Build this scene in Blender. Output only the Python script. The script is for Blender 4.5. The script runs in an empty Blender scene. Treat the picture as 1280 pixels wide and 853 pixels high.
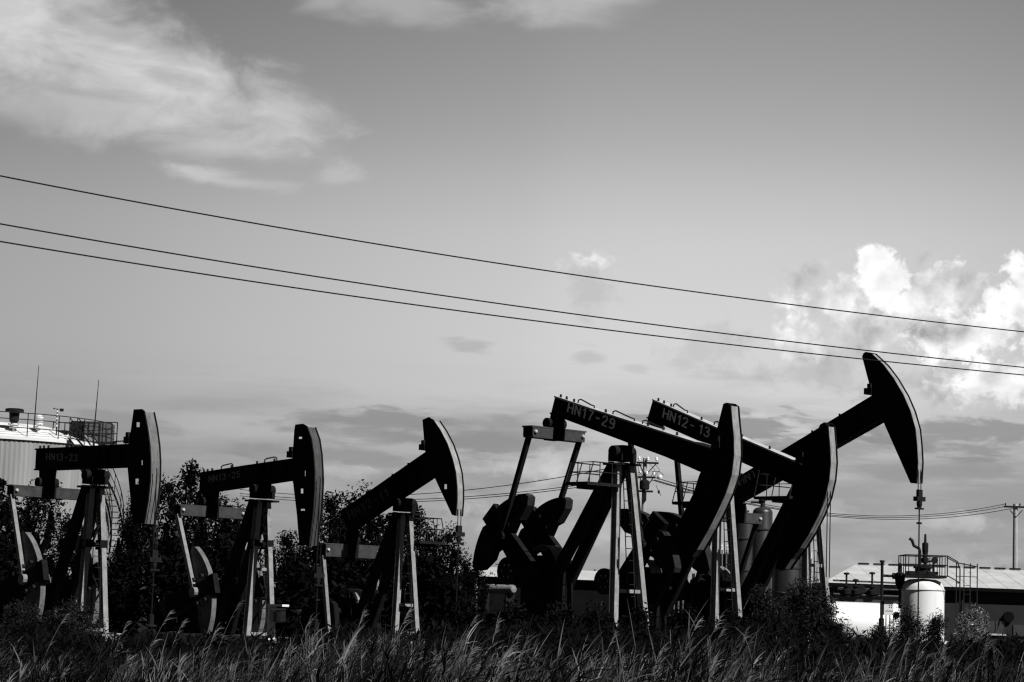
import bpy, bmesh, math, random
from mathutils import Vector, Matrix, geometry
random.seed(7)
SC = bpy.context.scene
COL = SC.collection
R = math.radians

# ------------------------------------------------------------------ camera
CAMZ = 1.6
F = 2844.0                       # focal length in photo pixels (80 mm on 36 mm)
PITCH = math.atan((765 - 426.5) / F)
ROLL = 0.033
C = Vector((0, 0, CAMZ))
fw = Vector((0, math.cos(PITCH), math.sin(PITCH)))
up0 = Vector((0, -math.sin(PITCH), math.cos(PITCH)))
rt0 = Vector((1, 0, 0))
RT = rt0 * math.cos(ROLL) + up0 * math.sin(ROLL)
UP = up0 * math.cos(ROLL) - rt0 * math.sin(ROLL)
def ray(px, py): return fw + RT * ((px - 640) / F) + UP * ((426.5 - py) / F)
def at(px, py, Y):               # world point seen at photo pixel (px,py), Y metres away
    d = ray(px, py); return C + d * (Y / d.y)
def gx(px, Y, z=0.0):            # ground point under photo column px at distance Y
    p = at(px, 760, Y); return Vector((p.x, Y, z))
cam = bpy.data.cameras.new('camera'); camo = bpy.data.objects.new('camera', cam); COL.objects.link(camo)
cam.sensor_width = 36; cam.lens = F / 1280 * 36; cam.clip_end = 6000; cam.clip_start = .5
M3 = Matrix((RT, UP, -fw)).transposed()
camo.matrix_world = Matrix.Translation(C) @ M3.to_4x4()
SC.camera = camo

# ------------------------------------------------------------------ materials (the photograph is black and white: every colour is a grey)
def mat(name, v, rough=.6, spec=.3, var=.25, scale=3.0, metal=0.0, bump=0.0, stretch=(1, 1, 1), attr=None, rust=0.0):
    m = bpy.data.materials.new(name); m.use_nodes = True
    nt = m.node_tree; N = nt.nodes; Lk = nt.links
    b = N['Principled BSDF']
    b.inputs['Roughness'].default_value = rough
    b.inputs['Specular IOR Level'].default_value = spec
    b.inputs['Metallic'].default_value = metal
    tc = N.new('ShaderNodeTexCoord'); mp = N.new('ShaderNodeMapping'); mp.inputs['Scale'].default_value = stretch
    Lk.new(tc.outputs['Object'], mp.inputs[0])
    nz = N.new('ShaderNodeTexNoise'); nz.inputs['Scale'].default_value = scale; nz.inputs['Detail'].default_value = 6
    nz.inputs['Roughness'].default_value = .62
    Lk.new(mp.outputs[0], nz.inputs['Vector'])
    mr = N.new('ShaderNodeMapRange'); mr.inputs[1].default_value = .3; mr.inputs[2].default_value = .7
    mr.inputs[3].default_value = v * (1 - var); mr.inputs[4].default_value = v * (1 + var)
    Lk.new(nz.outputs[0], mr.inputs[0])
    out = mr.outputs[0]
    if rust:
        n2 = N.new('ShaderNodeTexNoise'); n2.inputs['Scale'].default_value = scale * 2.3; n2.inputs['Detail'].default_value = 8
        n2.inputs['Roughness'].default_value = .75
        Lk.new(mp.outputs[0], n2.inputs['Vector'])
        r2 = N.new('ShaderNodeMapRange'); r2.inputs[1].default_value = .56; r2.inputs[2].default_value = .66
        r2.inputs[3].default_value = 1; r2.inputs[4].default_value = 1 - rust
        Lk.new(n2.outputs[0], r2.inputs[0])
        mu = N.new('ShaderNodeMath'); mu.operation = 'MULTIPLY'; Lk.new(out, mu.inputs[0]); Lk.new(r2.outputs[0], mu.inputs[1]); out = mu.outputs[0]
    if attr:
        at_ = N.new('ShaderNodeAttribute'); at_.attribute_name = attr
        mu = N.new('ShaderNodeMath'); mu.operation = 'MULTIPLY'; Lk.new(out, mu.inputs[0]); Lk.new(at_.outputs['Fac'], mu.inputs[1]); out = mu.outputs[0]
    Lk.new(out, b.inputs['Base Color'])
    if bump:
        bp = N.new('ShaderNodeBump'); bp.inputs['Strength'].default_value = bump; bp.inputs['Distance'].default_value = .02
        Lk.new(nz.outputs[0], bp.inputs['Height']); Lk.new(bp.outputs[0], b.inputs['Normal'])
    return m
M = dict(
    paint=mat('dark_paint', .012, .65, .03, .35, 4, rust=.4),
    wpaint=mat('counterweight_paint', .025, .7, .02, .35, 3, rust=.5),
    wpale=mat('pale_counterweight_paint', .15, .7, .02, .35, 3, rust=.5),
    facedark=mat('rusted_sunlit_face', .06, .5, .3, .4, 2.5, stretch=(1, 3, 1), rust=.5),  # rusty head front, with some sunlight painted into its tone
    facemid=mat('dull_sunlit_face', .15, .5, .3, .4, 2.5, stretch=(1, 3, 1), rust=.5),  # medium head front, lightened as painted sunlight
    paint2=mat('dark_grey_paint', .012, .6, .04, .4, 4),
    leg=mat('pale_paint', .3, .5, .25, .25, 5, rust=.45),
    sunlit_top=mat('painted_sunlit_flange', .52, .5, .4, .2, 3, rust=.4),  # pale tone that paints sunlight onto the beam's top flange
    face=mat('sunlit_face_steel', .3, .42, .4, .35, 2.5, stretch=(1, 3, 1), rust=.45),  # head front lightened so its colour carries the sunlight
    eq=mat('grey_paint', .05, .5, .3, .35, 4, rust=.4),
    eqend=mat('bright_steel', .5, .4, .6, .2, 6),
    pit=mat('pitman_paint', .22, .5, .3, .3, 5, rust=.3),
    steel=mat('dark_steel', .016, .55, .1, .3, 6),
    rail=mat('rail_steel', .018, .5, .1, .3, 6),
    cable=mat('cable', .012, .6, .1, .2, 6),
    letter=mat('white_lettering', .92, .6, .3, .08, 9, rust=.3),
    faded=mat('faded_lettering', .3, .6, .2, .4, 9, rust=.8),
    faint=mat('worn_off_lettering', .1, .6, .1, .5, 9, rust=.9),
    white=mat('white_tank_paint', .82, .4, .4, .06, 2.2, stretch=(1, 1, .12), rust=.22),
    roofw=mat('white_roof_paint', .8, .5, .3, .1, .6, rust=.2),
    roof=mat('pale_sheet_roof', .55, .5, .3, .16, .8, rust=.2),
    shell=mat('weathered_cladding', .3, .5, .3, .3, 1.2, stretch=(1, 1, .08)),
    silo=mat('grey_vessel', .026, .42, .5, .4, 1.6, stretch=(1, 1, .25)),
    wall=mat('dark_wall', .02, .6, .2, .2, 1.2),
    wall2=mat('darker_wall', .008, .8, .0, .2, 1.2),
    conc=mat('concrete', .42, .8, .2, .2, 3),
    glass=mat('window_glass', .05, .08, .8, .1, 1),
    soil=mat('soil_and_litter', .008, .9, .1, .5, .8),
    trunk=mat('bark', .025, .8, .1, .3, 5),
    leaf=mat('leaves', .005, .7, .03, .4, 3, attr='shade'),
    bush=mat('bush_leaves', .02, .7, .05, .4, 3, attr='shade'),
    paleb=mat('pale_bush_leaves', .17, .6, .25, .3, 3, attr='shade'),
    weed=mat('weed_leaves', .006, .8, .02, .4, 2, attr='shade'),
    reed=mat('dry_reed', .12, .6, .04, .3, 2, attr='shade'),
)

# ------------------------------------------------------------------ mesh builder
class MB:
    def __init__(s): s.v = []; s.f = []
    def add(s, vs, fs):
        o = len(s.v); s.v += [Vector(p) for p in vs]; s.f += [tuple(i + o for i in f) for f in fs]; return s
    def box(s, c, sz, rot=None):
        c = Vector(c); vs = []
        for dx in (-.5, .5):
            for dy in (-.5, .5):
                for dz in (-.5, .5):
                    p = Vector((dx * sz[0], dy * sz[1], dz * sz[2]))
                    if rot is not None: p = rot @ p
                    vs.append(c + p)
        return s.add(vs, [(0, 1, 3, 2), (4, 6, 7, 5), (0, 4, 5, 1), (2, 3, 7, 6), (0, 2, 6, 4), (1, 5, 7, 3)])
    def bar(s, p, q, w, h, up=(0, 0, 1)):
        p = Vector(p); q = Vector(q); d = (q - p).normalized(); up = Vector(up)
        sd = d.cross(up)
        if sd.length < 1e-4: sd = d.cross(Vector((1, 0, 0)))
        sd.normalize(); u = sd.cross(d).normalized()
        vs = [e + sd * (a * w / 2) + u * (b * h / 2) for e in (p, q) for a, b in ((-1, -1), (1, -1), (1, 1), (-1, 1))]
        return s.add(vs, [(0, 1, 2, 3), (7, 6, 5, 4)] + [(i, i + 4, (i + 1) % 4 + 4, (i + 1) % 4) for i in range(4)])
    def ibeam(s, p, q, w, h, up=(0, 0, 1), t=.03):        # flanges + web
        p = Vector(p); q = Vector(q); d = (q - p).normalized(); sd = d.cross(Vector(up)).normalized(); u = sd.cross(d).normalized()
        s.bar(p + u * (h / 2 - t / 2), q + u * (h / 2 - t / 2), w, t, up); s.bar(p - u * (h / 2 - t / 2), q - u * (h / 2 - t / 2), w, t, up)
        return s.bar(p, q, t, h - 2 * t, up)
    def path(s, pts, r, n=6, closed=False, cap=True):
        pts = [Vector(p) for p in pts]; rr = r if isinstance(r, (list, tuple)) else [r] * len(pts)
        o = len(s.v); prev = None
        for i, p in enumerate(pts):
            a = pts[max(i - 1, 0)]; b = pts[min(i + 1, len(pts) - 1)]
            d = (b - a).normalized()
            ref = Vector((0, 0, 1)) if abs(d.z) < .95 else Vector((1, 0, 0))
            if prev is not None:
                e1 = (prev - d * prev.dot(d))
                e1 = e1.normalized() if e1.length > 1e-5 else d.cross(ref).normalized()
            else: e1 = d.cross(ref).normalized()
            prev = e1; e2 = d.cross(e1)
            for k in range(n):
                t = 2 * math.pi * k / n
                s.v.append(p + (e1 * math.cos(t) + e2 * math.sin(t)) * rr[i])
        for i in range(len(pts) - 1):
            for k in range(n):
                s.f.append((o + i * n + k, o + i * n + (k + 1) % n, o + (i + 1) * n + (k + 1) % n, o + (i + 1) * n + k))
        if cap:
            s.f.append(tuple(o + k for k in range(n))[::-1]); s.f.append(tuple(o + (len(pts) - 1) * n + k for k in range(n)))
        return s
    def tube(s, p, q, r, r2=None, n=8): return s.path([p, q], [r, r2 if r2 is not None else r], n)
    def lathe(s, prof, c, n=24, axis='z'):
        c = Vector(c); o = len(s.v)
        for r, z in prof:
            for k in range(n):
                t = 2 * math.pi * k / n; a, b = r * math.cos(t), r * math.sin(t)
                s.v.append(c + (Vector((a, b, z)) if axis == 'z' else Vector((z, a, b)) if axis == 'x' else Vector((a, z, b))))
        for i in range(len(prof) - 1):
            for k in range(n):
                s.f.append((o + i * n + k, o + i * n + (k + 1) % n, o + (i + 1) * n + (k + 1) % n, o + (i + 1) * n + k))
        if prof[0][0] > 1e-6: s.f.append(tuple(o + k for k in range(n))[::-1])
        if prof[-1][0] > 1e-6: s.f.append(tuple(o + (len(prof) - 1) * n + k for k in range(n)))
        return s
    def prism(s, poly, y0, y1, holes=()):                 # polygon in x,z pushed from y0 to y1
        loops = [list(poly)] + [list(h) for h in holes]
        flat = [p for l in loops for p in l]; n = len(flat); o = len(s.v)
        s.v += [Vector((p[0], y0, p[1])) for p in flat] + [Vector((p[0], y1, p[1])) for p in flat]
        if not holes:
            tris = geometry.tessellate_polygon([[Vector((p[0], p[1], 0)) for p in poly]])
        else:
            tris = geometry.tessellate_polygon([[Vector((p[0], p[1], 0)) for p in l] for l in loops])
        for t in tris:
            s.f.append(tuple(o + i for i in t)); s.f.append(tuple(o + n + i for i in reversed(t)))
        k = 0
        for l in loops:
            m = len(l)
            for i in range(m): s.f.append((o + k + i, o + k + (i + 1) % m, o + n + k + (i + 1) % m, o + n + k + i))
            k += m
        return s
    def strip(s, pts, w, y0, y1):                          # thick ribbon along x,z points (w inward = to the left of travel)
        for a, b in zip(pts[:-1], pts[1:]):
            a = Vector((a[0], a[1])); b = Vector((b[0], b[1])); d = (b - a)
            if d.length < 1e-5: continue
            d.normalize(); nrm = Vector((d.y, -d.x)) * w
            e = d * .002
            s.prism([(a - e)[:], (b + e)[:], (b + e + nrm)[:], (a - e + nrm)[:]], y0, y1)
        return s
    def build(s, name, m, parent=None, origin=None, smooth=False, props=None, shade=None, fix=True):
        me = bpy.data.meshes.new(name)
        o = Vector(origin) if origin is not None else Vector((0, 0, 0))
        me.from_pydata([(p - o)[:] for p in s.v], [], s.f)
        if fix and len(s.f) < 60000:
            bm = bmesh.new(); bm.from_mesh(me); bmesh.ops.recalc_face_normals(bm, faces=bm.faces); bm.to_mesh(me); bm.free()
        if shade is not None:
            a = me.attributes.new('shade', 'FLOAT', 'POINT'); a.data.foreach_set('value', shade)
        if smooth:
            me.polygons.foreach_set('use_smooth', [True] * len(me.polygons))
            me.set_sharp_from_angle(angle=R(40))
        me.materials.append(M[m] if isinstance(m, str) else m)
        ob = bpy.data.objects.new(name, me); COL.objects.link(ob)
        if parent is not None: ob.parent = parent
        elif origin is not None: ob.location = o
        for k, v in (props or {}).items(): ob[k] = v
        return ob
def tagp(label, cat, group=None):
    d = dict(label=label, category=cat)
    if group: d['group'] = group
    return d
def thing(name, label, cat, loc=(0, 0, 0), rz=0.0, group=None):
    o = bpy.data.objects.new(name, None); COL.objects.link(o); o.location = loc; o.rotation_euler = (0, 0, rz)
    o.empty_display_size = .3
    for k, v in tagp(label, cat, group).items(): o[k] = v
    return o
GLYPH = {   # hand-painted block characters: strokes on a 0..1 by 0..1.6 cell
    'H': [[(0, 0), (0, 1.6)], [(.8, 0), (.8, 1.6)], [(0, .8), (.8, .8)]],
    'N': [[(0, 0), (0, 1.6)], [(0, 1.55), (.8, .05)], [(.8, 0), (.8, 1.6)]],
    '1': [[(.12, 1.2), (.42, 1.55)], [(.42, 0), (.42, 1.6)]],
    '2': [[(.02, 1.2), (.1, 1.45), (.35, 1.58), (.62, 1.48), (.74, 1.22), (.62, .9), (.02, .06)], [(0, .02), (.8, .02)]],
    '3': [[(.03, 1.32), (.2, 1.55), (.52, 1.56), (.72, 1.3), (.6, .95), (.32, .84)], [(.6, .84), (.76, .5), (.64, .14), (.36, .0), (.1, .08), (0, .3)]],
    '5': [[(.72, 1.56), (.1, 1.56)], [(.1, 1.6), (.06, .86)], [(.06, .88), (.4, 1.0), (.68, .82), (.76, .5), (.64, .14), (.34, 0), (.02, .18)]],
    '7': [[(0, 1.56), (.78, 1.56)], [(.76, 1.56), (.46, .8), (.34, 0)]],
    '9': [[(.08, .1), (.42, .02), (.68, .3), (.76, 1.05), (.64, 1.45), (.38, 1.58), (.12, 1.45), (.02, 1.14), (.14, .82), (.4, .74), (.7, .95)]],
    '-': [[(.12, .78), (.66, .78)]],
}
def text_mesh(txt):
    """thick painted strokes in a unit box; third value is a hair of depth so that no two strokes share a plane"""
    vs = []; fs = []; x = 0; w = .125; k = 0
    for ch in txt:
        if ch == ' ': x += .35; continue
        for st in GLYPH[ch]:
            for (ax, ay), (bx, by) in zip(st[:-1], st[1:]):
                a = Vector((x + ax, ay)); b = Vector((x + bx, by)); d = (b - a).normalized(); n = Vector((-d.y, d.x)) * w; e = d * .05
                o = len(vs); k += 1
                for p in (a - e - n, b + e - n, b + e + n, a - e + n): vs.append((p.x, p.y, k))
                fs.append((o, o + 1, o + 2, o + 3))
        x += 1.22 if ch != '1' else .98
    x1 = max(v[0] for v in vs); x0 = min(v[0] for v in vs); z0 = min(v[1] for v in vs); z1 = max(v[1] for v in vs)
    return [((u - x0) / (x1 - x0), (v - z0) / (z1 - z0), q) for u, v, q in vs], fs
# ------------------------------------------------------------------ pumpjacks
class Jack:
    def __init__(s, label, Y, yaw, piv):
        s.a = R(yaw); s.Y = Y
        p = at(piv[0], piv[1], Y); s.O = Vector((p.x, p.y, 0)); s.H = p.z
        s.xh = Vector((math.cos(s.a), -math.sin(s.a), 0)); s.yh = Vector((math.sin(s.a), math.cos(s.a), 0))
        s.root = thing('pumpjack', label, 'pumpjack', s.O, -s.a, 'pumpjacks in the oil field')
    def L(s, px, py, yo):        # photo pixel -> local x,z on the vertical plane y = yo of this jack
        d = ray(px, py); t = (yo - (C - s.O).dot(s.yh)) / d.dot(s.yh); p = C + d * t - s.O
        return (p.dot(s.xh), p.z)
    def poly(s, pts, yo): return [s.L(px, py, yo) for px, py in pts]

def crank(j, sh, th, y, R_=2.3, side=-1, arm_mat='paint', wm='wpaint'):
    """crank arm with two sector counterweights, turning about (sh.x, y, sh.z), arm at angle th"""
    c, sn = math.cos(th), math.sin(th)
    def uv(u, v): return (sh[0] + u * c + v * sn, sh[1] + u * sn - v * c)
    k = R_ / 2.3
    t = .1
    b = MB().prism([uv(*p) for p in ((-.38 * k, -.2), (-.2 * k, -.38), (.3 * k, -.36), (2.1 * k, -.24), (2.12 * k, -.33), (2.5 * k, -.33), (2.5 * k, .33), (2.12 * k, .33), (2.1 * k, .24), (.3 * k, .36), (-.2 * k, .38), (-.38 * k, .2))], y - t, y + t)
    o = b.build('crank', arm_mat, j.root)
    wh_ = .09 if wm == 'wpale' else .15
    for sg in (1, -1):
        w = []
        for i in range(9):
            f = R(11 + 31 * i / 8) * sg
            w.append((R_ * math.cos(f), R_ * math.sin(f)))
        w += [(1.55 * k, 1.58 * k * sg), (1.38 * k, 1.38 * k * sg), (1.3 * k, .85 * k * sg), (1.4 * k, .62 * k * sg), (1.3 * k, .28 * sg), (2.2 * k, .26 * sg)]
        m = MB().prism([uv(*p) for p in w], y - wh_, y + wh_)
        wt = m.build('counterweight', wm, o)
        for u in (1.5, 1.95):
            q = uv(u * k, .42 * k * sg); MB().lathe([(.07, -.22), (.07, .22)], (q[0], y, q[1]), 8, 'y').build('bolt', 'steel', o)
    return o

def make_jack(label, Y, yaw, piv, beam, hw, head, arc, back_n, hh, eq, text, shaft, theta, legs,
              pitman='pit', solid=True, holes=(), Rw=2.3, wire=None, platform=None, faded=False, paint_sun_top=False, rails=(), front_deck=False, face='face', wm='wpaint'):
    j = Jack(label, Y, yaw, piv); rt = j.root; L = j.L; H = j.H
    # --- walking beam: web plates with a flange proud top and bottom
    top, bot = j.poly(beam[0], -hw), j.poly(beam[1], -hw)
    bp = top + bot[::-1]
    b = MB().prism(bp, -hw + .05, hw - .05)
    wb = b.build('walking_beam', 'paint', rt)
    def inset(pts, d): return [(x, z + d) for x, z in pts]
    fl = MB().prism(bot + inset(bot, .045)[::-1], -hw, hw)
    e0 = [top[0], bot[0]]
    fl.build('flange', 'paint2', wb)
    ft = MB().prism(inset(top, -.045) + inset(top, .004)[::-1], -hw, hw)
    ft.build('flange', 'sunlit_top' if paint_sun_top else 'paint2', wb)  # sunlit look of the top put into the flange colour
    # stiffener plates and bolts on the near side
    def zi(pl, x):
        for (xa, za), (xb, zb) in zip(pl[:-1], pl[1:]):
            if xa <= x <= xb: return za + (zb - za) * (x - xa) / (xb - xa)
        return pl[-1][1]
    for f in (.67, .76, .9):
        x = top[0][0] + (top[-1][0] - top[0][0]) * f
        for sy in (-1, 1): MB().box((x, sy * (hw - .03), (zi(top, x) + zi(bot, x)) / 2), (.03, .06, zi(top, x) - zi(bot, x) - .1)).build('stiffener', 'paint', wb)
    # bolts / clamps standing on the top flange
    for f in (.03, .07, .12, .33, .6, .78):
        x = top[0][0] + (top[-1][0] - top[0][0]) * f; z = zi(top, x)
        MB().lathe([(.035, 0), (.035, .09), (.02, .1)], (x, -hw + .1, z), 6).build('bolt', 'steel', wb)
    for f0, f1, hgt in rails:
        x0 = top[0][0] + (top[-1][0] - top[0][0]) * f0; x1 = top[0][0] + (top[-1][0] - top[0][0]) * f1
        z0, z1 = zi(top, x0), zi(top, x1)
        MB().path([(x0, 0, z0), (x0 + .02, 0, z0 + hgt * .8), (x0 + .12, 0, z0 + hgt), (x1 - .12, 0, z1 + hgt), (x1 - .02, 0, z1 + hgt * .8), (x1, 0, z1)], .022, 6).build('grab_rail', 'rail', wb)
    # --- number painted on the near web
    if text:
        tv, tf = text_mesh(text[0])
        o = Vector(L(*text[1], -hw + .05)); ex = Vector(L(*text[2], -hw + .05)) - o; ez = Vector(L(*text[3], -hw + .05)) - o
        mb = MB()
        mb.add([(o.x + ex.x * u + ez.x * v, -hw + .05 - .004 - .0004 * q, o.y + ex.y * u + ez.y * v) for u, v, q in tv], tf)
        mb.build('lettering', faded if faded else 'letter', wb)
    # --- horse head
    P = j.poly(head, -hh); A = j.poly(arc, -hh)
    cx = sum(p[0] for p in P) / len(P); cz = sum(p[1] for p in P) / len(P)
    def toward(p, d):
        v = Vector((cx - p[0], (cz - p[1]) * .15)); v.normalize(); return (p[0] + v.x * d, p[1] + v.y * d)
    hp = MB()
    hl = [[(lambda q: (q[0], q[1]))(L(px + dx * w / 2, py + dz * h_ / 2, -hh)) for dx, dz in ((-1, -1), (1, -1), (1, 1), (-1, 1))] for px, py, w, h_ in holes]
    def inward(d):
        res = []
        for i, p in enumerate(A):
            a, b_ = A[max(i - 1, 0)], A[min(i + 1, len(A) - 1)]
            tx, tz = b_[0] - a[0], b_[1] - a[1]; l_ = math.hypot(tx, tz); nx_, nz_ = tz / l_, -tx / l_
            if nx_ * (cx - p[0]) + nz_ * (cz - p[1]) < 0: nx_, nz_ = -nx_, -nz_
            res.append((p[0] + nx_ * d, p[1] + nz_ * d))
        return res
    inner = inward(.06)
    if solid:
        hp.prism(P, -hh, -hh + .035); hp.prism(P, hh - .035, hh)
        rest = [p for p in P if p not in A]
        hp.prism(inner + rest, -hh + .036, hh - .036)
    else:
        # a single web with the holes cut in it, edge flanges all round
        sh = hh * math.tan(0)  # web stands near the near rim
        hp.prism(P, -hh, -hh + .04, hl)
        rest = [p for p in P if p not in A]
        i0 = max(range(len(P)), key=lambda i: 0)
        k = P.index(A[-1]); loop = P[k:] + P[:k + 1]
        n_rest = len(P) - len(A)
        backp = loop[:n_rest + 2]
        hp.prism(list(A) + inward(.2)[::-1], hh - .035, hh + .002)
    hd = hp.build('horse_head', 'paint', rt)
    fp = MB()
    in2 = inward(.035)
    for a, b_, c_, d in zip(in2[:-1], in2[1:], inner[1:], inner[:-1]):
        fp.prism([a, b_, c_, d], -hh + .04, hh - .04)
    fp.build('face_plate', face, hd)  # paler than the head: the sunlit strip is painted in
    # hinge lugs where the head sits on the beam
    lg = MB()
    q = L(*back_n, -hh)
    lg.box((q[0] - .1, 0, q[1]), (.3, 2 * hh + .12, .2)); lg.box((q[0] - .02, 0, q[1] + .16), (.14, 2 * hh + .2, .14))
    lg.build('hinge', 'steel', hd)
    # --- centre bearing and samson post
    sb = MB().box((0, 0, H - .1), (.55, .62, .22)).box((0, 0, H + .1), (.42, .4, .3)).lathe([(.17, -.42), (.17, .42)], (0, 0, H + .06), 14, 'y')
    sb.box((0, 0, H - .3), (.75, .85, .06))
    sb.build('saddle_bearing', 'paint', rt)
    f, wf, wt, lz = legs['f'], legs['wf'], legs.get('wt', .24), .5
    ht = H - .3
    for sg in (-1, 1):
        p, q = Vector((0.04, sg * wt, ht)), Vector((f, sg * wf, lz))
        lgm = MB(); d_ = (q - p).normalized(); sd_ = d_.cross(Vector((1, 0, 0))).normalized(); u_ = sd_.cross(d_).normalized()
        lgm.bar(p + u_ * .1, q + u_ * .1, .17, .022, (1, 0, 0)).bar(p - u_ * .1, q - u_ * .1, .17, .022, (1, 0, 0)).bar(p, q, .02, .178, (1, 0, 0))
        lgm.box((q.x, q.y, lz - .02), (.4, .34, .05))
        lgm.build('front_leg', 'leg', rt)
    # cross ties between the front legs
    for zf in legs.get('ties', (.26, .52)):
        z = lz + (ht - lz) * zf; t = (ht - z) / (ht - lz)
        MB().bar((f * t + .02, -(wt + (wf - wt) * t) + .09, z), (f * t + .02, (wt + (wf - wt) * t) - .09, z), .08, .1).build('cross_tie', 'leg', rt)
    if legs.get('clamp'):
        z = legs['clamp']; t = (ht - z) / (ht - lz)
        cm = MB().box((f * t, 0, z), (.14, 2 * (wt + (wf - wt) * t) + .3, .14))
        for sg in (-1, 1): cm.box((f * t, sg * (wt + (wf - wt) * t), z), (.28, .27, .3))
        cm.bar((f * t, -(wt + (wf - wt) * t), z), (f * t, .3, z + .8), .07, .07)
        cm.build('leg_clamp', 'paint', rt)
        for k in range(4):
            za, zb = [lz + (ht - lz) * v for v in (.06 + .22 * k, .06 + .22 * (k + 1))]; ta, tb_ = [(ht - v) / (ht - lz) for v in (za, zb)]
            sg = 1 if k % 2 else -1; ya, yb = sg * (wt + (wf - wt) * ta - .08), -sg * (wt + (wf - wt) * tb_ - .08)
            MB().bar((f * ta - .05, ya, za), (f * tb_ - .05, yb, zb), .05, .05).build('brace', 'paint', rt)
    rx, rw = legs['rx'], legs.get('rw', .42)
    for sg in (-1, 1):
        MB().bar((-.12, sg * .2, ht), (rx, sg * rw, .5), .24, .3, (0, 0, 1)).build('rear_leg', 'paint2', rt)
    t0 = .62
    MB().bar((rx * t0, -.2 - (rw - .2) * t0, ht + (.5 - ht) * t0), (rx * t0, .2 + (rw - .2) * t0, ht + (.5 - ht) * t0), .12, .12).build('cross_tie', 'paint', rt)
    # ladder between the front legs
    ld = MB(); lx0, lx1 = .12, f + .05
    for sg in (-.14, .16):
        ld.path([(lx0, sg + .06, ht - .2), (lx1, sg + .06, .6)], .016, 5)
    n = int((ht - .8) / .33)
    for i in range(n):
        t = (i + .5) / n
        ld.path([(lx0 + (lx1 - lx0) * t, -.08, ht - .2 - (ht - .8) * t), (lx0 + (lx1 - lx0) * t, .22, ht - .2 - (ht - .8) * t)], .013, 5)
    ld.build('ladder', 'rail', rt)
    # --- platform round the top of the post
    if platform:
        y0, y1, dz, rh, x0, x1 = platform
        z = H - dz
        MB().box(((x0 + x1) / 2, (y0 + y1) / 2, z), (x1 - x0, y1 - y0, .09)).box(((x0 + x1) / 2, (y0 + y1) / 2, z - .1), (.12, (y1 - y0) * .9, .1)).build('platform', 'steel', rt)
        sgn = -1 if abs(y0) > abs(y1) else 1
        yo, yi = (y0, y1) if sgn < 0 else (y1, y0)
        rl = MB()
        ins = .22 * -sgn
        for hgt in (rh, rh * .55):
            k = hgt / rh
            rl.path([(x0, yi, z + hgt), (x0, yo + ins * k, z + hgt), (x1, yo + ins * k, z + hgt), (x1, yi, z + hgt)], .018, 5)
        for xx in (x0, (x0 + x1) / 2, x1): rl.path([(xx, yo, z), (xx, yo + ins, z + rh)], .018, 5)
        for xx in (x0, x1):
            for t in (.35, .7): rl.path([(xx, yo + (yi - yo) * t, z), (xx, yo + (yi - yo) * t, z + rh)], .016, 5)
        rl.build('railing', 'rail', rt)
    # --- equalizer under the tail
    ec = L(*eq[0], 0); W = eq[1]; eh = eq[2]
    em = MB()
    em.box((ec[0], 0, ec[1] + eh / 2), (.42, W, .045)); em.box((ec[0], 0, ec[1] - eh / 2), (.42, W * .94, .045))
    em.box((ec[0] + .19, 0, ec[1]), (.03, W * .95, eh - .05)); em.box((ec[0] - .19, 0, ec[1]), (.05, W * .95, eh - .05))
    eo = em.build('equalizer', 'eq', rt)
    rearb = bot[0]
    tb = MB().box((ec[0], 0, ec[1] + .02), (.5, .42, eh + .12))
    tb.lathe([(.16, -.36), (.16, .36)], (ec[0], 0, ec[1] + eh / 2 + .16), 12, 'y')
    zt = zi(bot, min(max(ec[0], bot[0][0] + .02), bot[-1][0]))
    tb.prism([(ec[0] - .2, ec[1]), (ec[0] + .2, ec[1]), (ec[0] + .33, zt + .03), (ec[0] - .3 if ec[0] - .3 > bot[0][0] else bot[0][0], zt + .06)], -.14, .14)
    tb.build('tail_bearing', 'paint', rt)
    for sg in (-1, 1):
        MB().lathe([(.055, -.1), (.055, .05), (.035, .07)], (ec[0] + .207, sg * (W / 2 - .16), ec[1]), 10, 'x').build('end_pin', 'eqend', eo)
    # --- pitman arms, cranks, gearbox
    sx, sz = L(*shaft, 0); k = Rw / 2.3; pr = 1.45 * k
    pin = (sx + pr * math.cos(theta), sz + pr * math.sin(theta))
    for sg in (-1, 1):
        y = sg * (W / 2 - .1)
        MB().bar((ec[0], y, ec[1] - eh / 2), (pin[0], y * .94, pin[1]), .13, .14, (1, 0, 0)).lathe([(.17, -.1), (.17, .1)], (pin[0], y * .94, pin[1]), 12, 'y').build('pitman_arm', pitman, rt)
        crank(j, (sx, sz), theta, sg * (W / 2 - .36), Rw, wm=wm)
    g = MB().prism([(sx - .75, .55), (sx + .75, .55), (sx + .75, sz + .1), (sx + .45, sz + .5), (sx - .45, sz + .5), (sx - .75, sz + .1)], -.36, .36)
    g.lathe([(.14, -(W / 2 - .4)), (.14, W / 2 - .4)], (sx, 0, sz), 12, 'y')
    for i in range(5): g.box((sx - .6 + .3 * i, 0, sz + .02), (.05, .8, .1))
    g.build('gearbox', 'paint', rt)
    ga = [(sx + .62 * math.cos(R(a)), sz + .2 + .62 * math.sin(R(a))) for a in range(10, 131, 12)]
    MB().strip(ga[::-1], .03, -.25, .25).build('gear_guard', 'pit', rt)
    bg = MB().lathe([(.1, -.5), (.42, -.5), (.42, -.4), (.1, -.4)], (sx - 1.25, 0, sz + .02), 20, 'y')
    bg.lathe([(.4, -.04), (.4, .04)], (sx - 1.25, -.3, sz + .02), 20, 'y')
    for i in range(6):
        t = i * math.pi / 3; bg.box((sx - 1.25 + .2 * math.cos(t), -.52, sz + .02 + .2 * math.sin(t)), (.06, .05, .06))
    bg.bar((sx - 1.25, -.3, sz), (sx - .6, -.3, sz - .2), .2, .3)
    bg.build('belt_drum', 'steel', rt)
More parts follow.
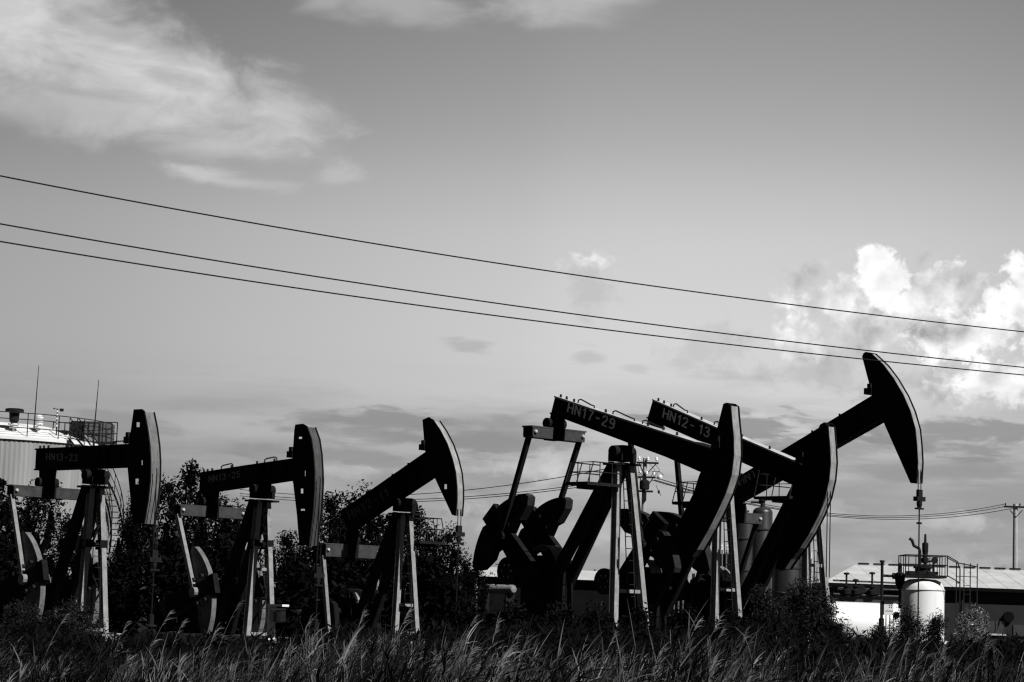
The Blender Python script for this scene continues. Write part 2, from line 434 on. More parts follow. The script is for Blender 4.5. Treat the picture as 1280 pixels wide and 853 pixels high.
    mo = MB().lathe([(.1, -.55), (.3, -.5), (.3, .4), (.12, .5)], (sx - 1.9, 0, 1.25), 16, 'y').box((sx - 1.9, 0, .9), (.7, .9, .3))
    mo.build('motor', 'paint2', rt)
    sk = MB()
    for sg in (-1, 1): sk.ibeam((sx - 2.4, sg * .55, .38), (f + .7, sg * .55, .38), .22, .34)
    for x in (sx - 2.3, sx, -1.2, f, f + .6): sk.box((x, 0, .38), (.16, .9, .26))
    sk.build('skid', 'leg', rt)
    cb = MB().box(((sx - 2.4 + f + .7) / 2, 0, .1), (f - sx + 3.5, 1.7, .2)).build('foundation', 'conc', rt)
    # --- bridle, carrier bar and polished rod, then the well itself
    if wire:
        wx, wy0, wy1, n_ = wire[:4]
        q = L(wx, wy0, 0); q1 = L(wx, wy1, 0)
        br = MB()
        for y in (-.07, .07): br.path([(q[0] + .0, y * 1.1, q[1] + .1), (q[0] + .02, y, q[1]), (q[0] + .02, y, q1[1])], .016, 5)
        br.build('bridle_cable', 'cable', rt)
        if n_:
            cbm = MB().box((q[0] + .02, 0, q1[1]), (.16, .42, .14)).box((q[0] + .02, 0, q1[1] + .17), (.1, .2, .24)).lathe([(.06, -.3), (.09, -.16), (.09, -.1), (.05, -.06)], (q[0] + .02, 0, q1[1]), 8)
            cbm.box((q[0] + .02, 0, q1[1] - .3), (.12, .32, .05))
            cbm.build('carrier_bar', 'steel', rt)
            MB().path([(q[0] + .02, 0, q1[1]), (q[0] + .02, 0, 1.1)], .022, 6).box((q[0] + .02, 0, q1[1] - .75), (.09, .16, .06)).build('polished_rod', 'cable', rt)
        wl = j.O + j.xh * (q[0] + .02)
        w = thing('wellhead', '%s' % wire[4] if len(wire) > 4 else 'wellhead', 'wellhead', wl, -j.a, 'wellheads below the horse heads')
        MB().lathe([(.16, 0), (.16, .35), (.22, .36), (.22, .42), (.12, .44), (.12, .8), (.18, .81), (.18, .86), (.08, .88), (.08, 1.15), (.04, 1.18)], (0, 0, 0), 12).build('casing', 'steel', w)
        MB().tube((0, 0, .6), (.7, 0, .6), .05).tube((.7, 0, .6), (.7, 0, .1), .05).build('flow_pipe', 'steel', w)
        MB().lathe([(.12, -.02), (.12, .02)], (.35, -.16, .6), 12, 'y').tube((.35, 0, .6), (.35, -.16, .6), .02).build('handwheel', 'steel', w)
    return j

GR = 'pumpjacks in the oil field'
# front right, tail up, big head down: HN17-29
J17 = make_jack('pumpjack numbered HN17-29 with its head tipped down and its tail and counterweights raised', 66, 47, (778, 568),
    ([(692.5, 495), (740, 511), (889, 559)], [(687, 517.5), (740, 537), (831, 571), (876, 590.5)]), .2,
    [(904, 505), (908, 503.5), (913, 507), (915, 530), (916.5, 545), (917, 569), (914, 594), (906.5, 617), (897, 638), (885, 662), (870, 688), (863, 697), (847, 693), (838.5, 675), (845, 660), (866.6, 617), (874, 594), (890, 561), (897, 533)],
    [(913, 507), (915, 530), (916.5, 545), (917, 569), (914, 594), (906.5, 617), (897, 638), (885, 662), (870, 688), (863, 697)], (899, 556), .19,
    ((693, 543), 2.3, .3), ('HN17-29', (708.4, 515.5), (768, 538), (711, 502)), (684, 716), R(134), dict(f=.52, wt=.25, wf=.72, rx=-3.75, rw=.42, ties=(.13, .33)),
    pitman='paint2', platform=(-1.75, -.35, .95, .62, -.55, .35), paint_sun_top=True, rails=((.13, .24, .1), (.36, .5, .1), (.55, .68, .1)))
# behind it: HN12-13
J12 = make_jack('pumpjack numbered HN12-13 with its head tipped down in front of the grey vessels', 70, 47, (903, 592),
    ([(815, 499), (895, 534), (1003, 580)], [(808, 523), (877, 553), (922, 576), (992, 607)]), .2,
    [(1025, 531), (1030, 528), (1035, 533), (1037, 558), (1038, 578), (1036, 600), (1031, 622), (1022, 645), (1011, 667), (999, 686), (988, 700), (980, 712), (969, 710), (987, 649), (992, 612), (1003, 578), (1014, 556)],
    [(1035, 533), (1037, 558), (1038, 578), (1036, 600), (1031, 622), (1022, 645), (1011, 667), (999, 686), (988, 700), (980, 712)], (1004, 575), .18,
    ((817, 549), 2.3, .3), ('HN12- 13', (827.5, 522.5), (886.5, 548.5), (830, 509.5)), (803, 729), R(54), dict(f=.35, wf=.62, rx=-3.4, rw=.4, ties=(.14, .38)),
    pitman='paint2', platform=(-1.7, -.35, 1.0, .65, -.5, .35), paint_sun_top=True, rails=((.12, .22, .1), (.4, .52, .1)), wire=(1036, 596, 722, 0, 'wellhead under the lowered head of pumpjack HN12-13, half lost in the dark shrub'))
# far right, head high
J6 = make_jack('tallest-reaching pumpjack, its beam tilted steeply up and head against the white cloud', 74, 47, (1013, 583),
    ([(903, 608), (972.6, 566), (1090, 494.5)], [(912, 632), (946, 613), (1045, 556), (1105, 522)]), .2,
    [(1077.5, 446), (1079, 442), (1082, 440), (1088, 441), (1104, 456), (1116.7, 473), (1129, 494), (1137.6, 514), (1143.8, 536), (1146, 558), (1147, 578), (1145.5, 604), (1138, 604), (1103, 525), (1089.6, 492)],
    [(1088, 441), (1104, 456), (1116.7, 473), (1129, 494), (1137.6, 514), (1143.8, 536), (1146, 558), (1147, 578), (1145.5, 604)], (1089, 489), .16,
    ((920, 647), 2.3, .3), ('HN17-31', (925, 609), (975, 579), (921, 597)), (893, 738), R(-110), dict(f=.45, wf=.62, rx=-3.6, rw=.4, ties=(.2, .5)),
    pitman='paint2', platform=(-1.5, .3, 1.1, .8, -1.1, .4), faded='faded', wire=(1149, 590, 624, 1, 'wellhead beside the white vertical tank, under the raised head'))
# left group
J1 = make_jack('leftmost pumpjack, numbered HN13-23, with a level beam in front of the storage tank', 71, 47, (119.5, 597),
    ([(43.5, 561), (94, 558.5), (163, 555)], [(42, 588), (70, 587), (160, 583.5)]), .2,
    [(167, 512), (177, 511.5), (180, 514), (184, 534), (187, 557), (188, 576), (187.6, 600), (185, 625), (180, 655), (166, 655), (162, 613.5), (159.5, 586), (161.5, 552), (164, 534)],
    [(180, 514), (184, 534), (187, 557), (188, 576), (187.6, 600), (185, 625), (180, 655)], (162, 550), .2,
    ((58, 616), 2.75, .3), ('HN13-23', (57.5, 575.5), (97.5, 577.5), (58, 566)), (42, 742), R(18), dict(f=.26, wf=.46, wt=.17, rx=-2.0, rw=.38, ties=(.03,), clamp=3.25),
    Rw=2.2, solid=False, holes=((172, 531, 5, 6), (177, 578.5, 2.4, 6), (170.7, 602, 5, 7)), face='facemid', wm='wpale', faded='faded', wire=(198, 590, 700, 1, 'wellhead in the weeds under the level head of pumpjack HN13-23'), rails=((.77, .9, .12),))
J2 = make_jack('pumpjack numbered HN13-25, second from the left, its beam tilted slightly up', 74, 47, (328, 615),
    ([(248.5, 591), (305, 582), (367, 573)], [(247.5, 616), (305, 608), (364, 599)]), .2,
    [(369, 531), (378, 529.8), (383.5, 533), (389, 548.5), (391.7, 567.5), (393, 588.6), (393, 610), (391, 640), (386, 682), (374, 682), (371, 643), (366.5, 605), (364.5, 596), (366, 565), (367.8, 538)],
    [(383.5, 533), (389, 548.5), (391.7, 567.5), (393, 588.6), (393, 610), (391, 640), (386, 682)], (366, 568), .19,
    ((262, 640), 2.75, .32), ('HN13-25', (261, 603.5), (301, 597), (261, 595)), (250, 757), R(18), dict(f=.16, wf=.5, wt=.17, rx=-2.0, rw=.38, ties=(.03, .5), clamp=3.5),
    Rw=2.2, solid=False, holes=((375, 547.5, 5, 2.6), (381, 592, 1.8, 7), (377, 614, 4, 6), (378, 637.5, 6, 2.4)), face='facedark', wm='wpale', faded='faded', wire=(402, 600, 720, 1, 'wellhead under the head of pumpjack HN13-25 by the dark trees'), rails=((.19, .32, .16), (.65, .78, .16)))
J3 = make_jack('third pumpjack from the left, its steep beam raised before the dark trees', 79, 47, (506, 632),
    ([(424, 640), (453, 620), (532, 565)], [(434, 664), (470, 639), (542, 591.5)]), .19,
    [(528, 525), (535.6, 521.5), (541.3, 525), (550, 538), (558.8, 555), (565, 573), (569.3, 590.7), (571, 609.7), (571, 626.6), (569.5, 645), (565, 644), (540.8, 592), (531, 563)],
    [(541.3, 525), (550, 538), (558.8, 555), (565, 573), (569.3, 590.7), (571, 609.7), (571, 626.6), (569.5, 645)], (531, 559), .17,
    ((437, 689), 2.6, .42), ('HN12-11', (437, 651), (487, 621), (433, 640)), (438, 765), R(-75), dict(f=.3, wf=.5, wt=.16, rx=-2.2, rw=.38, ties=(.06, .28)),
    Rw=1.95, solid=False, holes=((556.5, 608.5, 4, 6),), faded='faint', wire=(574, 640, 668, 1, 'wellhead under the raised head of the middle pumpjack'), platform=(.3, 1.5, 1.25, .85, -.4, .5))
# ------------------------------------------------------------------ ground
g = MB()
n = 40
for i in range(n + 1):
    for k in range(n + 1):
        x = -2500 + 5000 * i / n; y = -1500 + 5000 * k / n
        g.v.append(Vector((x, y, 0)))
for i in range(n):
    for k in range(n):
        a = i * (n + 1) + k; g.f.append((a, a + n + 1, a + n + 2, a + 1))
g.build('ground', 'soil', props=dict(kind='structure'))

# ------------------------------------------------------------------ left storage tank
Y = 112; s = F / Y
tc = at(-28, 750, Y); tc.z = 0
TR = 156 / s; zr = at(45, 557, Y).z; zt = at(0, 530, Y).z
tk = thing('storage_tank', 'big round storage tank with ribbed grey cladding and a white roof at the left edge', 'tank', tc)
m = MB(); nn = 170
prof = []
for k in range(nn * 2):
    t = 2 * math.pi * k / (nn * 2); r = TR + (.028 if k % 2 else 0)
    prof.append((r * math.cos(t), r * math.sin(t)))
o = len(m.v)
for z in (0, zr * .5, zr * .5, zr - .12): m.v += [Vector((a, b, z)) for a, b in prof]
c2 = len(prof)
for i in (0, 2):
    for k in range(c2): m.f.append((o + i * c2 + k, o + i * c2 + (k + 1) % c2, o + (i + 1) * c2 + (k + 1) % c2, o + (i + 1) * c2 + k))
m.build('shell', 'shell', tk)
rf = MB().lathe([(TR + .12, zr - .12), (TR + .12, zr + .02), (TR * .96, zr + .12), (TR * .8, zr + (zt - zr) * .55), (TR * .5, zr + (zt - zr) * .88), (TR * .2, zt), (0, zt + .02)], (0, 0, 0), 64).build('roof', 'roofw', tk, smooth=True)
rl = MB(); N_ = 48
for hgt in (.45, .85, 1.15):
    rl.path([(TR * math.cos(2 * math.pi * k / N_), TR * math.sin(2 * math.pi * k / N_), zr + hgt) for k in range(N_ + 1)], .022, 5, cap=False)
for k in range(0, N_, 2):
    t = 2 * math.pi * k / N_; rl.path([(TR * math.cos(t), TR * math.sin(t), zr), (TR * math.cos(t), TR * math.sin(t), zr + 1.15)], .025, 5)
rl.build('railing', 'rail', tk)
def on(px, py, dy=0): return at(px, py, Y + dy) - tc
# mushroom vent
p = on(16, 552, -TR * .8); zz = on(16, 534, -TR * .8).z; v = thing_p = None
vm = MB().lathe([(.05, p.z - .2), (.05, zz - .05)], (p.x, p.y, 0), 10)
vm.lathe([(.16, zz - .06), (.22, zz - .05), (.2, zz + .08), (.28, zz + .1), (.28, zz + .16), (.12, zz + .18)], (p.x, p.y, 0), 14)
vb = vm.build('roof_vent', 'white', tk)
MB().lathe([(.13, zz + .16), (.22, zz + .28), (.25, zz + .7), (.44, zz + .71), (.44, zz + .84), (.36, zz + .87)], (p.x, p.y, 0), 16).build('vent_cap', 'steel', vb)
p = on(48, 544, -TR * .7); zz = on(48, 520, -TR * .7).z
vm = MB()
vm.lathe([(.07, p.z - .5), (.07, zz - .5)], (p.x, p.y, 0), 8)
for i in range(4): vm.lathe([(.1, zz - .6 + i * .15), (.19, zz - .58 + i * .15), (.19, zz - .5 + i * .15), (.12, zz - .48 + i * .15)], (p.x, p.y, 0), 14)
vm.lathe([(.16, zz - .02), (.1, zz + .04)], (p.x, p.y, 0), 12)
vm.build('roof_vent', 'white', tk)
for (ax, ay, bx, by) in ((41, 555, 48.5, 457), (116.5, 552, 123.5, 475)):
    a = on(ax, ay, -TR * .6); b_ = on(bx, by, -TR * .6)
    MB().path([a, b_], [.04, .014], 6).build('lightning_rod', 'steel', tk)
a = on(70, 556, -TR * .6); b_ = on(71.5, 511, -TR * .6)
wv = MB().path([a, b_], .03, 6).build('mast', 'steel', tk)
for i in range(5):
    t = .5 + i * .1; q = a.lerp(b_, t); q2 = a.lerp(b_, t + .05); MB().tube(q, q2, .042, n=8).build('stripe', 'white', wv)
MB().bar(b_ + Vector((-.15, 0, 0)), b_ + Vector((.25, 0, -.05)), .02, .02).box(b_ + Vector((.22, 0, -.06)), (.18, .03, .14)).lathe([(0, -.05), (.05, 0), (0, .05)], b_ + Vector((-.15, 0, 0)), 8).build('wind_vane', 'steel', wv)
# roof platform with mesh panels
pf = MB()
P0 = on(66, 556, -TR * .55); P1 = on(134, 557, -TR * .15)
pf.bar(P0 + Vector((0, 0, .1)), P1 + Vector((0, 0, .1)), 1.4, .12)
pf.build('roof_platform', 'steel', tk)
pr_ = MB()
d = (P1 - P0); sd = Vector((d.y, -d.x, 0)).normalized()
for off in (-.7, .7):
    for h_ in (.55, 1.1): pr_.path([P0 + d * .15 + sd * off + Vector((0, 0, h_)), P1 + sd * off + Vector((0, 0, h_))], .025, 5)
    for i in range(9):
        q = P0 + d * (.15 + .85 * i / 8) + sd * off; pr_.path([q, q + Vector((0, 0, 1.1))], .028, 5)
for i in range(46):                                       # wire mesh infill
    q = P0 + d * (.3 + .6 * i / 45) + sd * .7; pr_.path([q + Vector((0, 0, .1)), q + Vector((0, 0, 1.08))], .012, 4)
pr_.build('platform_railing', 'rail', tk)
a = on(77, 548, -TR * .45)
MB().box(a + Vector((0, 0, 0)), (.55, .5, .75)).box(a + Vector((.72, .2, .2)), (.5, .5, 1.3)).build('instrument_box', 'steel', tk)
# spiral stair on the right flank
st = MB(); ha = []; hb = []
for i in range(34):
    t = i / 33; ang = R(-40 + 100 * t); z = zr * (1 - t) + .1
    for rr, lst in ((TR + .12, ha), (TR + .68, hb)): lst.append(Vector((rr * math.cos(ang), rr * math.sin(ang), z)))
    st.bar(ha[-1], hb[-1], .26, .04)
so = st.build('stair', 'leg', tk)
sr = MB()
for lst in (ha, hb):
    sr.path(lst, .05, 5); sr.path([q + Vector((0, 0, .5)) for q in lst], .02, 5); sr.path([q + Vector((0, 0, 1.0)) for q in lst], .025, 5)
    for q in lst[::3]: sr.path([q, q + Vector((0, 0, 1.0))], .02, 4)
sr.build('handrail', 'rail', so)

# ------------------------------------------------------------------ right-hand plant
# white vertical tank
Y = 86; s = F / Y
b0 = gx(1153, Y); vt = thing('vertical_tank', 'white upright vessel with a domed top and railed platform by the shed', 'tank', b0)
zt = at(1153, 724, Y).z; r = 27.2 / s
MB().lathe([(r, 0), (r, zt - .42), (r * .985, zt - .34), (r * .93, zt - .22), (r * .82, zt - .1), (r * .6, zt - .02), (0, zt + .02)], (0, 0, 0), 48).build('shell', 'white', vt, smooth=True)
MB().lathe([(r + .012, zt - .44), (r + .03, zt - .42), (r + .012, zt - .38)], (0, 0, 0), 48).build('weld_band', 'roof', vt)
MB().lathe([(r + .05, .3), (r + .05, .9), (r + .2, .95), (r + .2, 1.05)], (0, 0, 0), 32).build('skirt', 'white', vt)
pz = at(1153, 721, Y).z
MB().box((-.02, 0, pz), (1.55, 1.5, .1)).box((-.05, 0, pz + .13), (1.1, .9, .12)).lathe([(.3, pz), (.3, pz + .3), (.36, pz + .31), (.36, pz + .38)], (0, 0, 0), 16).build('platform', 'steel', vt)
rl = MB(); hh_ = at(1153, 695, Y).z - pz
for x in (-.78, .78):
    for y in (-.75, .75): rl.path([(x, y, pz), (x, y, pz + hh_)], .022, 5)
for x in (-.4, 0, .4):
    for y in (-.75, .75): rl.path([(x, y, pz), (x, y, pz + hh_)], .018, 5)
for y in (-.3, .3):
    for x in (-.78, .78): rl.path([(x, y, pz), (x, y, pz + hh_)], .018, 5)
for h_ in (hh_, hh_ * .55): rl.path([(-.78, -.75, pz + h_), (.78, -.75, pz + h_), (.78, .75, pz + h_), (-.78, .75, pz + h_), (-.78, -.75, pz + h_)], .022, 5)
rl.path([(.78, -.75, pz + hh_), (1.15, -.75, pz + hh_ * .75), (1.25, -.75, pz + hh_ * .4), (1.25, -.75, .2)], .025, 6)
rl.path([(.78, -.75, pz + .05), (1.25, -.75, pz - .2), (1.25, -.2, pz - .2)], .022, 5)
rl.build('railing', 'rail', vt)
lc = MB(); x0, x1 = 1.3, 1.6; top = at(1190, 708, Y).z
for x in (1.15, 1.45, 1.7, 1.98): lc.path([(x, -.6 + (x - 1.15) * .3, .1), (x, -.6 + (x - 1.15) * .3, top + .12)], .022, 5)
i = 0; z = .5
while z < top:
    lc.path([(1.15, -.6, z), (1.98, -.35, z)], .012, 4) if i % 3 == 0 else lc.path([(1.45, -.51, z), (1.7, -.43, z)], .012, 4)
    z += .33; i += 1
lc.path([(.78, -.6, top + .3), (1.15, -.6, top + .12), (1.98, -.35, top)], .022, 5)
lc.build('ladder', 'rail', vt)
vv = MB(); q0 = (-.05, 0, pz + .1)
vv.path([(-.12, 0, pz + .1), (-.12, 0, pz + .95), (-.15, 0, pz + 1.05), (-.35, 0, pz + 1.15), (-.42, 0, pz + 1.35), (-.52, 0, pz + 1.42)], .06, 8)
vv.lathe([(.06, pz + .1), (.06, pz + .5), (.14, pz + .52), (.14, pz + .7), (.09, pz + .72), (.12, pz + 1.0), (.12, pz + 1.25), (.05, pz + 1.3), (.04, pz + 1.6)], (.08, 0, 0), 10)
vv.path([(.08, 0, pz + .55), (.4, 0, pz + .6), (.4, 0, pz + .1)], .05, 8).lathe([(.13, -.03), (.13, .03)], (.42, -.1, pz + .62), 12, 'y')
vv.build('relief_valve', 'steel', vt)
lv = MB(); z_ = at(1110, 720, Y).z
lv.path([(-1.55, 0, z_), (-.8, 0, z_), (-.55, 0, z_)], .05, 8).lathe([(.1, z_ - .5), (.16, z_ - .35), (.2, z_ - .05), (.2, z_ + .1), (.08, z_ + .15), (.08, z_ + .45), (.03, z_ + .5)], (-.86, 0, 0), 12)
lv.lathe([(.12, -.14), (.12, -.06)], (-1.0, 0, z_), 12, 'x').path([(-.86, 0, z_ - .4), (-.86, 0, z_ - 1.2)], .05, 8)
lv.build('side_valve', 'steel', vt)
# standpipe beside it
q = gx(1102, Y - .5); zp = at(1102, 702, Y).z
sp = thing('standpipe', 'dark vertical pipe with a capped top left of the white upright vessel', 'pipe', q)
MB().tube((0, 0, 0), (0, 0, zp), .055, n=10).lathe([(.09, zp - .06), (.09, zp + .03)], (0, 0, 0), 10).build('pipe', 'steel', sp)
MB().lathe([(.08, 1.0), (.14, 1.1), (.14, 1.5), (.1, 1.55), (.1, 1.8), (.05, 1.85)], (0, 0, 0), 10).build('valve', 'steel', sp)
# horizontal vessel
Y = 90; s = F / Y
z0 = at(1070, 786, Y).z; z1 = at(1070, 753, Y).z; r = .92; zc = z1 - r
A = gx(1026, Y - .7); B = gx(1123, Y + .3); L_ = (B - A).length
hv = thing('horizontal_tank', 'large white vessel lying on its side behind the dark shrub', 'tank', A, math.atan2(B.y - A.y, B.x - A.x))
MB().lathe([(0, -.3), (r * .5, -.25), (r * .85, -.08), (r, .15), (r, L_ - .15), (r * .85, L_ + .08), (r * .5, L_ + .25), (0, L_ + .3)], (0, 0, zc), 40, 'x').build('shell', 'white', hv, smooth=True)
for x in (.5, L_ - .5): MB().box((x, 0, (zc - .5) / 2), (.25, 1.5, max(zc - .5, .2))).build('saddle', 'conc', hv)
# pipe rack above the vessel
q = gx(1083, Y + 2); zz = at(1083, 750.5, Y + 2).z; w = 88 / s
pr2 = thing('pipe_rack', 'grey pipe bridge with dark gate valves above the white lying vessel', 'pipe rack', q)
MB().box((0, 0, zz), (w, .5, .26)).build('beam', 'eq', pr2)
MB().tube((-w / 2, -.3, zz + .2), (w / 2, -.3, zz + .18), .05).tube((-w / 2, -.2, zz + .75), (w / 2 + .2, -.2, zz + .72), .035).tube((-w / 2, .1, zz + .45), (w / 2, .1, zz + .45), .04).build('pipe', 'eq', pr2)
for x in (-w * .44, w * .1, w * .46): MB().box((x, 0, zz / 2), (.14, .16, zz - .2)).build('post', 'steel', pr2)
for x, hx in ((-.62, 1.0), (-.35, .75), (.12, 1.05)):
    x = x * w / 2
    MB().lathe([(.14, -.16), (.14, -.1), (.2, -.06), (.22, .1), (.1, .14), (.1, .22), (.16, .24), (.16, .28), (.04, .3), (.04, hx - .3), (.12, hx - .28), (.12, hx - .22), (.03, hx - .2)], (x, -.3, zz + .28), 10).lathe([(.19, -.03), (.19, .03)], (x + .2, -.36, zz + .42), 10, 'y').tube((x - .35, -.3, zz + .4), (x + .45, -.3, zz + .34), .07).build('gate_valve', 'steel', pr2)
# control cabinet on a stand
Y = 84; s = F / Y; q = gx(1110, Y); zb = at(1110, 769, Y).z; zt = at(1110, 752, Y).z
cbx = thing('control_cabinet', 'white control cabinet on a slim steel stand before the lying vessel', 'cabinet', q)
MB().box((0, 0, (zb + zt) / 2), (.34, .3, zt - zb)).build('box', 'white', cbx)
MB().box((0, 0, zt + .03), (.5, .45, .05)).box((-.22, 0, (zb + zt) / 2), (.1, .3, zt - zb)).build('hood', 'steel', cbx)
mk = MB().box((.03, -.153, (zb + zt) / 2 - .1), (.26, .006, .02))
for i in (0, 1):
    for k in (0, 1): mk.box((.03 + i * .07, -.153, zt - .14 - k * .07), (.035, .006, .035))
mk.build('dial', 'steel', cbx)
ls = MB()
for x in (-.2, -.07, .07, .2): ls.box((x, 0, zb / 2), (.035, .035, zb))
for z in (zb * .35, zb * .75): ls.box((0, 0, z), (.44, .03, .03))
ls.build('stand', 'steel', cbx)

# long shed on the right
Y = 128; s = F / Y
e0 = at(1028, 724, Y); e1 = at(1420, 746, Y + 1); zw = (e0.z + e1.z) / 2
ax = Vector((e1.x - e0.x, e1.y - e0.y, 0)); Ls = ax.length; ax.normalize(); nx = Vector((-ax.y, ax.x, 0))
sh = thing('long_shed', 'long dark-walled shed with a pale corrugated roof at the right edge', 'shed', (e0.x, e0.y, 0), math.atan2(ax.y, ax.x))
D = 11.0; rh = at(1080, 706, Y + 5.5).z
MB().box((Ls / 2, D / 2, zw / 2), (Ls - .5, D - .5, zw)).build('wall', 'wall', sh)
hip = 3.0
rm = MB(); nr = int(Ls / .5)
V = [(0, -.25, zw), (Ls, -.25, zw), (Ls, D, zw), (0, D, zw), (hip, D / 2, rh), (Ls - hip, D / 2, rh)]
rm.add(V, [(0, 1, 5, 4), (1, 2, 5), (2, 3, 4, 5), (3, 0, 4), (0, 3, 2, 1)])
ro = rm.build('roof', 'roof', sh)
rb = MB()
for i in range(1, nr // 2):
    x = Ls * i / (nr // 2)
    t = min(1.0, x / hip, (Ls - x) / hip)
    rb.bar((x, -.27, zw + .004), (x, -.25 + (D / 2 + .25) * t, zw + (rh - zw) * t + .004), .05, .012)
rb.build('roof_seam', 'roof', ro)
rc = MB()
for i in range(int((Ls - 2 * hip) / .9)):
    rc.box((hip + .5 + i * .9, D / 2, rh + .06), (.6, .3, .09))
rc.build('ridge_cap', 'steel', ro)
MB().box((Ls / 2, -.2, zw - .12), (Ls, .12, .16)).build('gutter', 'wall2', sh)
def onwall(px, py):
    d = ray(px, py); nrm = nx; O_ = Vector((e0.x, e0.y, 0)); t = ((O_ + nx * .25) - C).dot(nrm) / d.dot(nrm); p = C + d * t - O_
    return p.dot(ax), p.z
wx, wz = onwall(1244, 784); ww = 22 / s; wh = 15 / s
wi = MB().box((wx, .24, wz), (ww, .1, wh)).build('window', 'glass', sh)
MB().box((wx, .2, wz - wh / 2 - .08), (ww + .2, .16, .1)).build('sill', 'roof', wi)
MB().box((wx, .19, wz), (.05, .04, wh)).build('frame', 'steel', wi)
wx, wz = onwall(1275, 789); MB().box((wx + .1, .24, wz), (ww, .1, wh)).build('window', 'glass', sh)
wx, wz = onwall(1260, 771.5)
fa = MB().lathe([(.3, -.1), (.3, .1), (.22, .12)], (wx, .15, wz), 20, 'y').build('extractor_fan', 'wall2', sh)
dp = MB(); x, _ = onwall(1202, 770)
for xx in (x,): dp.tube((xx, .15, 0), (xx, .15, zw), .05)
dp.build('downpipe', 'wall', sh)

# low shed in the middle distance
Y = 135; s = F / Y
e0 = at(560, 714.5, Y); e1 = at(850, 734, Y + 3); ax = Vector((e1.x - e0.x, e1.y - e0.y, 0)); Ls = ax.length; ax.normalize(); nx = Vector((-ax.y, ax.x, 0)); zw = (e0.z + e1.z) / 2
lw = thing('low_shed', 'low dark shed with a thin pale roof beyond the raised counterweights', 'shed', (e0.x, e0.y, 0), math.atan2(ax.y, ax.x))
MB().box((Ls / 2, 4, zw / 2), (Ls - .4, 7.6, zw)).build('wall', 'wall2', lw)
rh = at(620, 709, Y + 4).z
rm = MB().add([(0, -.3, zw), (Ls, -.3, zw), (Ls, 8.3, zw), (0, 8.3, zw), (0, 4, rh), (Ls, 4, rh)], [(0, 1, 5, 4), (3, 4, 5, 2), (0, 4, 3), (1, 2, 5), (0, 3, 2, 1)])
ro = rm.build('roof', 'roof', lw)
for px, py in ((685, 744), (696, 744), (685, 751), (696, 751), (686, 758)):
    d = ray(px, py); O_ = Vector((e0.x, e0.y, 0)); t = ((O_ + nx * .2) - C).dot(nx) / d.dot(nx); p = C + d * t - O_
    wf_ = MB().box((p.dot(ax), .17, p.z), (.24, .06, .28)).build('window', 'glass', lw)  # panes added in place of bright background glimpsed through the structure
    MB().box((p.dot(ax), .15, p.z - .17), (.3, .1, .05)).build('sill', 'conc', wf_)
# small pale tank lying before it, and two white posts
Y = 112; s = F / Y; A = gx(601, Y + 1.2); B = gx(641, Y - 1.2); zc = at(620, 736.5, Y).z; r = 5.6 / s; L_ = (B - A).length
ht_ = thing('drum_tank', 'small pale tank lying on legs below the low shed roof', 'tank', A, math.atan2(B.y - A.y, B.x - A.x))
MB().lathe([(0, -.08), (r * .7, -.05), (r, .06), (r, L_ * .36), (r + .02, L_ * .37), (r, L_ * .38), (r, L_ - .06), (r * .7, L_ + .05), (0, L_ + .08)], (0, 0, zc), 24, 'x').build('shell', 'pit', ht_, smooth=True)
for x in (.3, L_ - .3): MB().box((x, 0, (zc - r) / 2), (.12, .5, zc - r + .08)).build('leg', 'steel', ht_)
for px, pt, lab in ((594.5, 705, 'taller white marker post among the bushes left of the lying drum tank'), (591, 747, 'short white marker post low in the weeds left of the drum tank')):
    q = gx(px, 100); z = at(px, pt, 100).z
    MB().v and None
    mp_ = MB().box((0, 0, z / 2), (.1, .1, z)).lathe([(.08, z), (.03, z + .1)], (0, 0, 0), 8)
    o = mp_.build('marker_post', 'white', props=tagp(lab, 'post')); o.location = q

# grey vessels behind HN12-13
def vessel(px, pr, ptop, Y, label, cage=None):
    s = F / Y; q = gx(px, Y); r = pr / s; zt = at(px, ptop, Y).z
    t = thing('process_vessel', label, 'vessel', q, 0, 'grey process vessels')
    MB().lathe([(r * 1.04, 0), (r * 1.04, .5), (r, .52), (r, zt - r * .55), (r * .93, zt - r * .32), (r * .72, zt - r * .12), (r * .4, zt - r * .02), (0, zt)], (0, 0, 0), 40).build('shell', 'silo', t, smooth=True)
    MB().lathe([(.1, zt - .1), (.1, zt + .25), (.17, zt + .26), (.17, zt + .34)], (0, 0, 0), 12).tube((0, 0, zt + .2), (-.5, 0, zt + .2), .06).build('nozzle', 'silo', t)
    b = MB()
    for z in (.35, .62, .85): b.lathe([(r + .005, zt * z - .05), (r + .03, zt * z - .03), (r + .03, zt * z + .03), (r + .005, zt * z + .05)], (0, 0, 0), 40)
    b.build('hoop', 'silo', t)
    if cage:
        x0, zl = cage
        cg = MB()
        for x in (x0, x0 + .28): cg.path([(x, -.25, .2), (x, -.25, zl)], .035, 6)
        z = .5; i = 0
        while z < zl: cg.path([(x0, -.25, z), (x0 + .28, -.25, z)], .02, 5); z += .33
        co = cg.build('ladder', 'white', t)
        cg = MB()
        for k in range(5):
            a = R(-30 - 30 * k); cg.path([(x0 + .14 + .4 * math.cos(a), -.25 + .4 * math.sin(a) * 1.1, 1.6), (x0 + .14 + .4 * math.cos(a), -.25 + .4 * math.sin(a) * 1.1, zl)], .018, 5)
        z = 1.6
        while z < zl: cg.path([(x0 + .14 + .4 * math.cos(R(-180 * k / 10)), -.25 + .44 * math.sin(R(-180 * k / 10)), z) for k in range(11)], .02, 5); z += .75
        cg.build('safety_cage', 'rail', co)
    return t
vessel(929, 13, 648, 98, 'grey upright vessel nearest the front legs of pumpjack HN12-13')
vessel(951, 12.5, 634, 95, 'tall grey vessel with a domed top under the rising beam')
